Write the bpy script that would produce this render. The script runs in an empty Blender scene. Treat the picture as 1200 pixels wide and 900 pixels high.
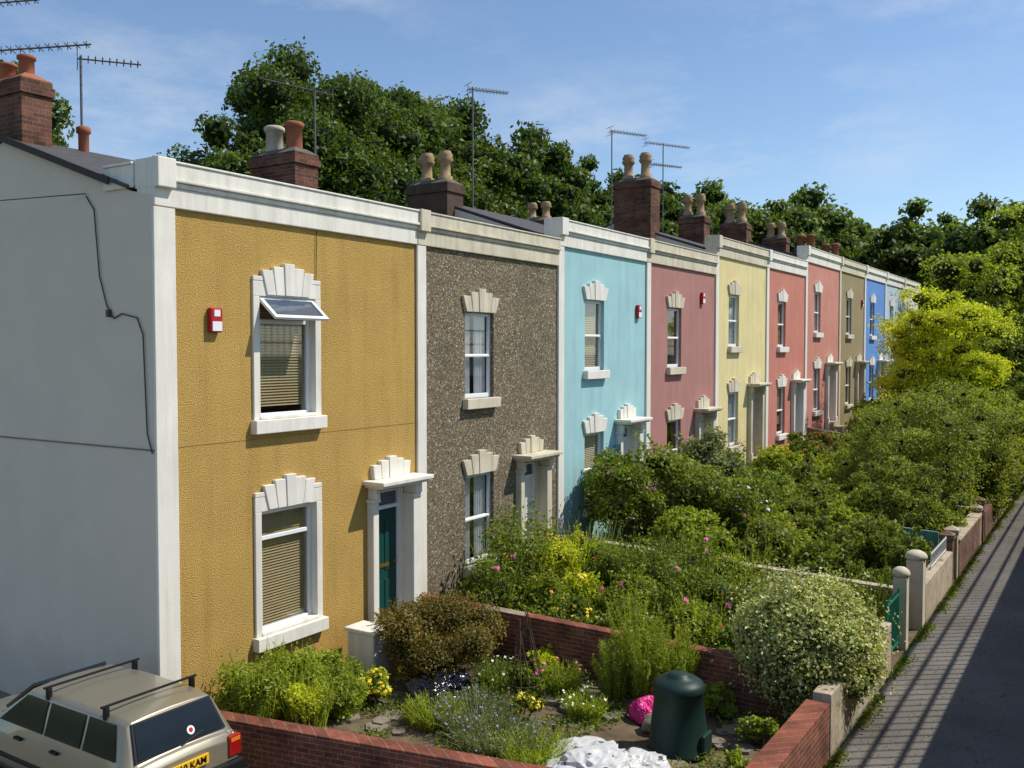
import bpy, bmesh, math, random
import numpy as np
from mathutils import Vector, noise
S = 1.2
B = 0.9
scene = bpy.context.scene
root = scene.collection
rnd = random.Random(7)
FY = 10.5

# ------------------------------------------------------------------ helpers
def lin(c):
    out = []
    for v in c:
        v = v / 255.0
        out.append(v / 12.92 if v <= 0.04045 else ((v + 0.055) / 1.055) ** 2.4)
    return tuple(out) + (1.0,)

def newmat(name):
    m = bpy.data.materials.new(name)
    m.use_nodes = True
    nt = m.node_tree
    nt.nodes.clear()
    out = nt.nodes.new('ShaderNodeOutputMaterial')
    return m, nt, out

def nd(nt, t, **kw):
    n = nt.nodes.new(t)
    for k, v in kw.items():
        setattr(n, k, v)
    return n

def coords(nt, sc=(1, 1, 1)):
    tc = nd(nt, 'ShaderNodeTexCoord')
    mp = nd(nt, 'ShaderNodeMapping')
    mp.inputs['Scale'].default_value = sc
    nt.links.new(tc.outputs['Object'], mp.inputs['Vector'])
    return mp.outputs['Vector']

def noise_n(nt, vec, scale, detail=4, rough=0.55):
    n = nd(nt, 'ShaderNodeTexNoise')
    n.inputs['Scale'].default_value = scale
    n.inputs['Detail'].default_value = detail
    n.inputs['Roughness'].default_value = rough
    nt.links.new(vec, n.inputs['Vector'])
    return n.outputs['Fac']

def rng_map(nt, val, a, b, lo=0.3, hi=0.7):
    n = nd(nt, 'ShaderNodeMapRange')
    n.inputs['From Min'].default_value = lo
    n.inputs['From Max'].default_value = hi
    n.inputs['To Min'].default_value = a
    n.inputs['To Max'].default_value = b
    nt.links.new(val, n.inputs['Value'])
    return n.outputs['Result']

def mulcol(nt, col, val):
    n = nd(nt, 'ShaderNodeVectorMath', operation='SCALE')
    if isinstance(col, tuple):
        n.inputs[0].default_value = col[:3]
    else:
        nt.links.new(col, n.inputs[0])
    nt.links.new(val, n.inputs['Scale'])
    return n.outputs['Vector']

def mixcol(nt, fac, a, b, mode='MIX'):
    n = nd(nt, 'ShaderNodeMixRGB', blend_type=mode)
    if isinstance(fac, float):
        n.inputs['Fac'].default_value = fac
    else:
        nt.links.new(fac, n.inputs['Fac'])
    for i, c in ((1, a), (2, b)):
        if isinstance(c, tuple):
            n.inputs[i].default_value = c
        else:
            nt.links.new(c, n.inputs[i])
    return n.outputs['Color']

def finish(nt, out, col, rough=0.8, metal=0.0, bump=None, bstr=0.3, bdist=0.01, spec=0.3, coat=0.0):
    p = nd(nt, 'ShaderNodeBsdfPrincipled')
    if isinstance(col, tuple):
        p.inputs['Base Color'].default_value = col
    else:
        nt.links.new(col, p.inputs['Base Color'])
    p.inputs['Roughness'].default_value = rough
    p.inputs['Metallic'].default_value = metal
    p.inputs['Specular IOR Level'].default_value = spec
    p.inputs['Coat Weight'].default_value = coat
    if bump is not None:
        b = nd(nt, 'ShaderNodeBump')
        b.inputs['Strength'].default_value = bstr
        b.inputs['Distance'].default_value = bdist
        nt.links.new(bump, b.inputs['Height'])
        nt.links.new(b.outputs['Normal'], p.inputs['Normal'])
    nt.links.new(p.outputs['BSDF'], out.inputs['Surface'])

def mat_plain(name, rgb, rough=0.7, var=0.12, scale=3.0, bstr=0.15, bscale=40, metal=0.0, streak=0.0, spec=0.3, coat=0.0):
    m, nt, out = newmat(name)
    c = lin(rgb)
    v = coords(nt)
    n1 = noise_n(nt, v, scale, 6)
    col = mulcol(nt, c, rng_map(nt, n1, 1 - var, 1 + var))
    if streak > 0:
        v2 = coords(nt, (7, 7, 0.5))
        n2 = noise_n(nt, v2, 1.0, 5)
        col = mulcol(nt, col, rng_map(nt, n2, 1 + 0.03, 1 - streak, 0.45, 0.75))
    nb = noise_n(nt, v, bscale, 4)
    finish(nt, out, col, rough, metal, nb, bstr, 0.01, spec, coat)
    return m

def mat_render(name, rgb, rough_bump=0.6, bscale=45, var=0.10, bdist=0.02, streak=0.10, grain=0.28):
    m, nt, out = newmat(name)
    c = lin(rgb)
    v = coords(nt)
    n1 = noise_n(nt, v, 1.1, 7, 0.6)
    col = mulcol(nt, c, rng_map(nt, n1, 1 - var, 1 + var * 0.7))
    n3 = noise_n(nt, v, bscale, 3)
    col = mulcol(nt, col, rng_map(nt, n3, 1 - grain, 1 + grain * .4, 0.32, 0.6))
    if streak > 0:
        v2 = coords(nt, (4, 4, 0.35))
        n2 = noise_n(nt, v2, 1.0, 6)
        col = mulcol(nt, col, rng_map(nt, n2, 1.03, 1 - streak, 0.5, 0.75))
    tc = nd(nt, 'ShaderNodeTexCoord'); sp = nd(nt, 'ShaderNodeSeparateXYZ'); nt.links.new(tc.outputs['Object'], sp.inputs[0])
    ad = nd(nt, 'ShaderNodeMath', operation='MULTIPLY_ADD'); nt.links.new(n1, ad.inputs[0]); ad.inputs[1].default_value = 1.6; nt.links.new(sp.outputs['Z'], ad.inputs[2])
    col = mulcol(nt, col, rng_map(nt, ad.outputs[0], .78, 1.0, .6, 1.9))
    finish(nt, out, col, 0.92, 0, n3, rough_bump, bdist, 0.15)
    return m

def mat_pebble(name):
    m, nt, out = newmat(name)
    v = coords(nt)
    vo = nd(nt, 'ShaderNodeTexVoronoi')
    vo.inputs['Scale'].default_value = 42
    nt.links.new(v, vo.inputs['Vector'])
    sep = nd(nt, 'ShaderNodeSeparateColor')
    nt.links.new(vo.outputs['Color'], sep.inputs['Color'])
    cr = nd(nt, 'ShaderNodeValToRGB')
    e = cr.color_ramp.elements
    e[0].position = 0.0; e[0].color = lin((84, 75, 60))
    e[1].position = 1.0; e[1].color = lin((200, 188, 164))
    for p, c in ((0.35, (106, 95, 75)), (0.75, (130, 117, 94)), (0.92, (150, 137, 112))):
        x = cr.color_ramp.elements.new(p); x.color = lin(c)
    nt.links.new(sep.outputs['Red'], cr.inputs['Fac'])
    col = mulcol(nt, cr.outputs['Color'], rng_map(nt, noise_n(nt, v, 0.9, 6), 0.82, 1.12))
    inv = nd(nt, 'ShaderNodeMath', operation='SUBTRACT')
    inv.inputs[0].default_value = 1.0
    nt.links.new(vo.outputs['Distance'], inv.inputs[1])
    finish(nt, out, col, 0.9, 0, inv.outputs[0], 0.6, 0.015, 0.2)
    return m

def mat_brick(name, c1=(150, 88, 68), c2=(112, 68, 55), mortar=(150, 138, 120), bw=0.2, rh=0.068):
    m, nt, out = newmat(name)
    tc = nd(nt, 'ShaderNodeTexCoord')
    sp = nd(nt, 'ShaderNodeSeparateXYZ')
    nt.links.new(tc.outputs['Object'], sp.inputs[0])
    ad = nd(nt, 'ShaderNodeMath', operation='ADD')
    nt.links.new(sp.outputs['X'], ad.inputs[0]); nt.links.new(sp.outputs['Y'], ad.inputs[1])
    cb = nd(nt, 'ShaderNodeCombineXYZ')
    nt.links.new(ad.outputs[0], cb.inputs['X']); nt.links.new(sp.outputs['Z'], cb.inputs['Y'])
    br = nd(nt, 'ShaderNodeTexBrick')
    br.inputs['Scale'].default_value = 1.0
    br.inputs['Brick Width'].default_value = bw
    br.inputs['Row Height'].default_value = rh
    br.inputs['Mortar Size'].default_value = 0.006
    br.inputs['Mortar Smooth'].default_value = 0.2
    br.inputs['Bias'].default_value = -0.1
    br.inputs['Color1'].default_value = lin(c1)
    br.inputs['Color2'].default_value = lin(c2)
    br.inputs['Mortar'].default_value = lin(mortar)
    nt.links.new(cb.outputs[0], br.inputs['Vector'])
    v = tc.outputs['Object']
    col = mulcol(nt, br.outputs['Color'], rng_map(nt, noise_n(nt, v, 2.2, 6), 0.5, 1.25))
    col = mulcol(nt, col, rng_map(nt, noise_n(nt, v, 30, 3), 0.75, 1.15))
    inv = nd(nt, 'ShaderNodeMath', operation='SUBTRACT')
    inv.inputs[0].default_value = 1.0
    nt.links.new(br.outputs['Fac'], inv.inputs[1])
    finish(nt, out, col, 0.9, 0, inv.outputs[0], 0.6, 0.01, 0.2)
    return m

def mat_leaf(name, ca, cb_, transl=0.3, clump=1.3):
    m, nt, out = newmat(name)
    geo = nd(nt, 'ShaderNodeNewGeometry')
    col = mixcol(nt, geo.outputs['Random Per Island'], lin(ca), lin(cb_))
    v = coords(nt)
    col = mulcol(nt, col, rng_map(nt, noise_n(nt, v, clump, 3), 0.7, 1.3))
    p = nd(nt, 'ShaderNodeBsdfPrincipled')
    p.inputs['Roughness'].default_value = 0.55
    p.inputs['Specular IOR Level'].default_value = 0.3
    nt.links.new(col, p.inputs['Base Color'])
    tr = nd(nt, 'ShaderNodeBsdfTranslucent')
    col2 = mixcol(nt, 1.0, col, (1.7, 1.65, 0.5, 1), 'MULTIPLY')
    nt.links.new(col2, tr.inputs['Color'])
    mx = nd(nt, 'ShaderNodeMixShader')
    mx.inputs[0].default_value = transl
    nt.links.new(p.outputs[0], mx.inputs[1]); nt.links.new(tr.outputs[0], mx.inputs[2])
    nt.links.new(mx.outputs[0], out.inputs['Surface'])
    return m

def mat_glass(name, trans=0.85, lo=.06, hi=.6):
    m, nt, out = newmat(name)
    lw = nd(nt, 'ShaderNodeLayerWeight'); lw.inputs['Blend'].default_value = 0.25
    mr = rng_map(nt, lw.outputs['Facing'], lo, hi, 0.0, 1.0)
    gl = nd(nt, 'ShaderNodeBsdfGlossy'); gl.inputs['Roughness'].default_value = .03
    gl.inputs['Color'].default_value = (0.8, 0.85, .9, 1)
    tp = nd(nt, 'ShaderNodeBsdfTransparent'); tp.inputs['Color'].default_value = (trans, trans, trans, 1)
    mx = nd(nt, 'ShaderNodeMixShader')
    nt.links.new(mr, mx.inputs[0]); nt.links.new(tp.outputs[0], mx.inputs[1]); nt.links.new(gl.outputs[0], mx.inputs[2])
    nt.links.new(mx.outputs[0], out.inputs['Surface'])
    return m

# ------------------------------------------------------------------ mesh builder
class MB:
    def __init__(s, off=(0, 0, 0)):
        s.v = []; s.f = []; s.m = []; s.off = Vector(off); s.sm = []
    def add(s, vs, fs, mi=0, sm=False):
        b = len(s.v)
        s.v += [tuple(Vector(v) + s.off) for v in vs]
        for f in fs:
            s.f.append([b + i for i in f]); s.m.append(mi); s.sm.append(sm)
    def box(s, x0, x1, y0, y1, z0, z1, mi=0):
        vs = [(x0, y0, z0), (x1, y0, z0), (x1, y1, z0), (x0, y1, z0), (x0, y0, z1), (x1, y0, z1), (x1, y1, z1), (x0, y1, z1)]
        s.add(vs, [(0, 3, 2, 1), (4, 5, 6, 7), (0, 1, 5, 4), (1, 2, 6, 5), (2, 3, 7, 6), (3, 0, 4, 7)], mi)
    def quad(s, a, b, c, d, mi=0):
        s.add([a, b, c, d], [(0, 1, 2, 3)], mi)
    def prism(s, poly, y0, y1, mi=0, axis='y'):
        n = len(poly)
        if axis == 'y':
            vs = [(p[0], y0, p[1]) for p in poly] + [(p[0], y1, p[1]) for p in poly]
        elif axis == 'x':
            vs = [(y0, p[0], p[1]) for p in poly] + [(y1, p[0], p[1]) for p in poly]
        else:
            vs = [(p[0], p[1], y0) for p in poly] + [(p[0], p[1], y1) for p in poly]
        fs = [tuple(range(n)), tuple(range(2 * n - 1, n - 1, -1))] + [(i, (i + 1) % n, n + (i + 1) % n, n + i) for i in range(n)]
        s.add(vs, fs, mi)
    def tube(s, p0, p1, r0, r1=None, n=8, mi=0, caps=True):
        r1 = r0 if r1 is None else r1
        p0 = Vector(p0); p1 = Vector(p1)
        d = (p1 - p0).normalized()
        a = d.cross(Vector((0, 0, 1)))
        if a.length < 1e-3: a = Vector((1, 0, 0))
        a.normalize(); b = d.cross(a)
        vs = []
        for p, r in ((p0, r0), (p1, r1)):
            for i in range(n):
                t = 2 * math.pi * i / n
                vs.append(tuple(p + a * math.cos(t) * r + b * math.sin(t) * r))
        fs = [(i, (i + 1) % n, n + (i + 1) % n, n + i) for i in range(n)]
        s.add(vs, fs, mi, True)
        if caps: s.add(vs, [tuple(range(n - 1, -1, -1)), tuple(range(n, 2 * n))], mi)
    def lathe(s, c, prof, n=20, mi=0):
        vs = []
        for r, z in prof:
            for i in range(n):
                t = 2 * math.pi * i / n
                vs.append((c[0] + r * math.cos(t), c[1] + r * math.sin(t), c[2] + z))
        fs = []
        for k in range(len(prof) - 1):
            for i in range(n):
                fs.append((k * n + i, k * n + (i + 1) % n, (k + 1) * n + (i + 1) % n, (k + 1) * n + i))
        s.add(vs, fs, mi, True)
        s.add(vs[-n:], [tuple(range(n))], mi)
    def obj(s, name, mats, parent=None, loc=(0, 0, 0), bevel=0, label=None, cat=None):
        me = bpy.data.meshes.new(name)
        me.from_pydata(s.v, [], s.f)
        for m in mats: me.materials.append(m)
        me.polygons.foreach_set('material_index', s.m)
        me.polygons.foreach_set('use_smooth', s.sm)
        me.update()
        bm = bmesh.new(); bm.from_mesh(me)
        bmesh.ops.recalc_face_normals(bm, faces=bm.faces)
        bm.to_mesh(me); bm.free()
        o = bpy.data.objects.new(name, me)
        root.objects.link(o)
        o.location = loc
        if parent: o.parent = parent
        if bevel:
            b = o.modifiers.new('bevel', 'BEVEL'); b.width = bevel; b.segments = 2; b.limit_method = 'ANGLE'
        tag(o, label, cat)
        return o

def tag(o, label=None, cat=None, group=None, kind=None):
    if label: o['label'] = label
    if cat: o['category'] = cat
    if group: o['group'] = group
    if kind: o['kind'] = kind
    return o

def empty(name, loc, label, cat, group=None):
    o = bpy.data.objects.new(name, None)
    o.empty_display_size = 0.2
    root.objects.link(o); o.location = loc
    return tag(o, label, cat, group)

def quads_obj(name, arrs, mats, loc=(0, 0, 0), parent=None):
    V = np.concatenate([a for a, _ in arrs]).reshape(-1, 3).astype(np.float32)
    mi = np.concatenate([np.full(len(a), k, dtype=np.int32) for a, k in arrs])
    n = len(mi)
    me = bpy.data.meshes.new(name)
    me.vertices.add(4 * n); me.vertices.foreach_set('co', V.ravel())
    me.loops.add(4 * n); me.loops.foreach_set('vertex_index', np.arange(4 * n, dtype=np.int32))
    me.polygons.add(n); me.polygons.foreach_set('loop_start', np.arange(0, 4 * n, 4, dtype=np.int32))
    for m in mats: me.materials.append(m)
    me.polygons.foreach_set('material_index', mi)
    me.update(calc_edges=True)
    o = bpy.data.objects.new(name, me)
    root.objects.link(o); o.location = loc
    if parent: o.parent = parent
    return o

def unit(rs, n):
    d = rs.normal(size=(n, 3)); return d / np.linalg.norm(d, axis=1, keepdims=True)

def leaf_quads(c, nrm, L, W, rs):
    n = len(c)
    t = unit(rs, n)
    a = np.cross(nrm, t); a /= np.linalg.norm(a, axis=1, keepdims=True) + 1e-9
    b = np.cross(nrm, a)
    s = rs.uniform(0.65, 1.35, (n, 1))
    a = a * L * s; b = b * W * s
    bend = nrm * (L * 0.25) * s
    return np.stack([c + a - bend, c + b, c - a - bend, c - b], axis=1)

def leaf_cloud(rs, clumps, n, L, W, outward=0.8, inner=0.55):
    cl = np.array(clumps)
    w = cl[:, 3] * cl[:, 4] + cl[:, 3] * cl[:, 5]
    idx = rs.choice(len(cl), n, p=w / w.sum())
    d = unit(rs, n)
    d[:, 2] = np.where((d[:, 2] < -0.3) & (rs.rand(n) < 0.6), -d[:, 2], d[:, 2])
    r = inner + (1.12 - inner) * rs.rand(n) ** 0.5
    r = np.where(rs.rand(n) < .10, r + rs.rand(n) * .35, r)
    fr = 1 + 0.2 * np.sin(d[:, 0] * 5 + idx) * np.sin(d[:, 1] * 6 + idx * 2) * np.sin(d[:, 2] * 5)
    r = (r * fr)[:, None]
    c = cl[idx, :3] + d * cl[idx, 3:6] * r
    nrm = d * outward + unit(rs, n); nrm[:, 2] += 0.35
    nrm /= np.linalg.norm(nrm, axis=1, keepdims=True) + 1e-9
    return leaf_quads(c, nrm, L, W, rs)

def cube_sphere(k=4):
    out = []
    g = np.linspace(-1, 1, k + 1)
    for ax in range(3):
        for sg in (-1, 1):
            for i in range(k):
                for j in range(k):
                    q = []
                    for (a, b) in ((g[i], g[j]), (g[i + 1], g[j]), (g[i + 1], g[j + 1]), (g[i], g[j + 1])):
                        p = [0, 0, 0]; p[ax] = sg; p[(ax + 1) % 3] = a; p[(ax + 2) % 3] = b
                        p = np.array(p, float); q.append(p / np.linalg.norm(p))
                    out.append(q)
    return np.array(out)
CS = cube_sphere(4)
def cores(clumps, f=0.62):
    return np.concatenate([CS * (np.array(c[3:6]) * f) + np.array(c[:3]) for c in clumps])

def tubeq(p0, p1, r0, r1, n=6):
    p0 = np.array(p0, float); p1 = np.array(p1, float)
    d = p1 - p0; d = d / (np.linalg.norm(d) + 1e-9)
    a = np.cross(d, [0.13, 0.2, 0.97] if abs(d[2]) < 0.95 else [1, 0.1, 0]); a /= np.linalg.norm(a)
    b = np.cross(d, a); out = []
    for i in range(n):
        t0 = 2 * math.pi * i / n; t1 = 2 * math.pi * (i + 1) / n
        e0 = a * math.cos(t0) + b * math.sin(t0); e1 = a * math.cos(t1) + b * math.sin(t1)
        out.append([p0 + e0 * r0, p0 + e1 * r0, p1 + e1 * r1, p1 + e0 * r1])
    return np.array(out)

def make_clumps(rs, c, R, M, rmin=0.25, rmax=0.42, fmin=0.45, fmax=0.8, zlow=-0.7):
    out = []
    Rm = min(R)
    while len(out) < M:
        d = unit(rs, 1)[0]
        if d[2] < zlow: continue
        f = rs.uniform(fmin, fmax)
        r = Rm * rs.uniform(rmin, rmax)
        out.append((c[0] + d[0] * R[0] * f, c[1] + d[1] * R[1] * f, c[2] + d[2] * R[2] * f, r * rs.uniform(0.9, 1.3), r * rs.uniform(0.9, 1.3), r * rs.uniform(0.7, 1.0)))
    return out

# ------------------------------------------------------------------ materials
WHITE = mat_plain('white_paint', (226, 221, 208), 0.7, 0.06, 2, 0.25, 25, streak=0.18)
WHITE2 = mat_plain('white_frame', (232, 233, 232), 0.4, 0.02, 2, 0.02)
CREAM = mat_plain('cream_stone', (204, 194, 170), 0.8, 0.12, 3, 0.3, 30, streak=0.25)
GABLE = mat_render('gable_render', (214, 203, 186), 0.12, 30, 0.05, 0.006, 0.0, 0.05)
SLATE = mat_plain('slate_roof', (78, 74, 74), 0.7, 0.2, 5, 0.4, 20)
DARKV = mat_plain('dark_verge', (60, 52, 48), 0.7, 0.15)
BRICK = mat_brick('brick')
BRICKD = mat_brick('chimney_brick', (128, 82, 64), (84, 60, 50), (118, 106, 94))
GREYST = mat_plain('grey_cement', (98, 92, 84), 0.9, 0.25, 5, 0.5, 20)
SOOT = mat_plain('sooty_render', (82, 66, 54), 0.9, 0.25, 5, 0.5, 20)
TERRA = mat_plain('terracotta', (154, 94, 70), 0.8, 0.22, 6, 0.2)
BUFF = mat_plain('buff_clay', (162, 134, 100), 0.8, 0.25, 8, 0.2)
POTW = mat_plain('pale_clay', (186, 174, 158), 0.8, 0.18, 6, 0.2)
METAL = mat_plain('aerial_metal', (112, 110, 108), 0.5, 0.1, 5, 0, metal=0.6)
DARKM = mat_plain('dark_iron', (35, 34, 34), 0.5, 0.1)
GLASS = mat_glass('window_glass')
BLIND = mat_plain('blind_slats', (184, 166, 118), 0.6, 0.06, 2, 0)
BLINDP = mat_plain('pale_blind', (218, 206, 172), 0.6, 0.05, 2, 0)
CURT = mat_plain('curtain', (225, 228, 230), 0.9, 0.05, 3, 0)
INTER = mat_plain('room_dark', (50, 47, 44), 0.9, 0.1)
RED = mat_plain('alarm_red', (176, 34, 40), 0.4, 0.03)
CABLE = mat_plain('cable', (74, 72, 70), 0.6, 0.05)
SOIL = mat_plain('soil', (100, 86, 66), 0.95, 0.4, 3, 0.8, 14)
GRASSG = mat_plain('ground_green', (66, 84, 44), 0.95, 0.3, 1.5, 0.6, 10)
LANE = mat_plain('lane_surface', (120, 114, 106), 0.95, 0.2, 2, 0.6, 30)
SLAB = mat_plain('paving_stone', (128, 118, 102), 0.9, 0.25, 4, 0.3, 20)
COP = mat_plain('wall_coping', (176, 163, 140), 0.9, 0.22, 4, 0.4, 20, streak=0.2)
BARK = mat_plain('bark', (84, 70, 56), 0.95, 0.25, 6, 0.6, 16)
STEM = mat_plain('green_stem', (72, 84, 44), 0.8, 0.2)
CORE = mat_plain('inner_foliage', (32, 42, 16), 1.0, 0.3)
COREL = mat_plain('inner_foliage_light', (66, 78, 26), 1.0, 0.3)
BRASS = mat_plain('brass', (180, 140, 60), 0.35, 0.05, metal=0.8)
def mat_asphalt():
    m, nt, out = newmat('asphalt')
    v = coords(nt)
    c = lin((112, 107, 101))
    col = mulcol(nt, c, rng_map(nt, noise_n(nt, v, .8, 6), .78, 1.18))
    col = mulcol(nt, col, rng_map(nt, noise_n(nt, v, 60, 2), .72, 1.2, .35, .65))
    finish(nt, out, col, .92, 0, noise_n(nt, v, 60, 3), .4, .008, .2)
    return m
ASPH = mat_asphalt()

L_DARK = mat_leaf('leaf_dark_green', (54, 74, 28), (100, 120, 48), 0.3, 0.5)
L_MID = mat_leaf('leaf_mid_green', (82, 100, 34), (136, 152, 60), 0.34)
L_LIGHT = mat_leaf('leaf_light_green', (114, 136, 44), (172, 182, 72), 0.38)
L_OLIVE = mat_leaf('leaf_olive_green', (98, 114, 44), (152, 160, 76), 0.36, .9)
L_YEL = mat_leaf('leaf_yellow_green', (156, 172, 38), (212, 214, 66), 0.42)
L_RUST = mat_leaf('leaf_rusty_green', (88, 98, 38), (146, 116, 60), 0.28)
L_GREY = mat_leaf('leaf_grey_green', (100, 114, 76), (146, 154, 110), 0.28)
L_VAR = mat_leaf('leaf_variegated', (120, 142, 66), (222, 218, 158), 0.22)
L_FAR = mat_leaf('leaf_far_green', (70, 92, 42), (120, 138, 64), 0.32, 0.3)
def fl(name, rgb): return mat_plain(name, rgb, 0.6, 0.1, 4, 0)
F_PINK = fl('petal_pink', (216, 96, 156)); F_YEL = fl('petal_yellow', (240, 212, 50)); F_RED = fl('petal_red', (196, 48, 46))
F_WHITE = fl('petal_white', (232, 232, 224)); F_ORG = fl('petal_orange', (230, 150, 70)); F_LAV = fl('petal_lavender', (140, 126, 172))

# ------------------------------------------------------------------ terrain
XB = [7.7, 13.1, 18.1, 22.75, 27.8, 32.8, 37.7, 43.1, 48.0, 52.8, 57.8, 62.8]
DZ = [0, 0, .45, .45, 1.05, 1.05, 1.65, 1.65, 1.65, 1.65, 1.65]
def sstep(t): t = max(0, min(1, t)); return t * t * (3 - 2 * t)
def dzx(x):
    v = 0
    for xb, st in ((18.1, .45), (27.8, .6), (37.7, .6)):
        v += st * sstep((x - xb + 0.8) / 1.6)
    return v
def gz(x, y): return -B + dzx(x) * sstep((y - 3.6) / 6.0)

mb = MB()
mb.quad((-400, -600, -B - 0.06), (900, -600, -B - 0.06), (900, 900, -B - 0.06), (-400, 900, -B - 0.06))
g = mb.obj('ground', [GRASSG]); tag(g, kind='structure')
mb = MB()
nx, ny = 240, 40
xs = np.linspace(8.0, 75, nx); ys = np.linspace(3.0, 19, ny)
vs = [(x, y, gz(x, y) + 0.05 * noise.noise(Vector((x * 1.3, y * 1.3, 0))) * (1 if y > 3.4 else 0)) for x in xs for y in ys]
fs = [(i * ny + j, (i + 1) * ny + j, (i + 1) * ny + j + 1, i * ny + j + 1) for i in range(nx - 1) for j in range(ny - 1)]
mb.add(vs, fs, 0, True)
g = mb.obj('terrain', [SOIL]); tag(g, kind='structure')
mb = MB()
mb.box(-12, 140, -0.4, 2.93, -B - 0.3, -B + 0.02)
g = mb.obj('path', [ASPH]); tag(g, kind='structure')
mb = MB()
mb.quad((-8, 3.0, -B - 0.03), (7.95, 3.0, -B - 0.03), (7.95, 30, -B - 0.03), (-8, 30, -B - 0.03))
g = mb.obj('lane', [LANE]); tag(g, kind='structure')

# ------------------------------------------------------------------ house
def fan(mb, xc, z0, h, wb, wt, pr=0.06, hs=(0.66, 0.84, 1.0, 0.84, 0.66), mi=0):
    for i in range(5):
        a0 = -1 + 0.4 * i; a1 = a0 + 0.4; e = 0.004
        p = [(xc + a0 * wb / 2 + e, z0), (xc + a1 * wb / 2 - e, z0), (xc + a1 * wt / 2 - e, z0 + h * hs[i]), (xc + a0 * wt / 2 + e, z0 + h * hs[i])]
        mb.prism(p, -pr - (0.02 if i == 2 else 0.006 * (i % 2)), 0.01, mi)
    mb.prism([(xc - wb / 2 + .01, z0 + .01), (xc + wb / 2 - .01, z0 + .01), (xc + wt / 2 - .02, z0 + h * .62), (xc - wt / 2 + .02, z0 + h * .62)], -pr + 0.008, 0.01, mi)

CGLD = mat_plain('tinted_pane', (70, 84, 100), .08, .05, 2, 0, spec=.9)

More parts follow.
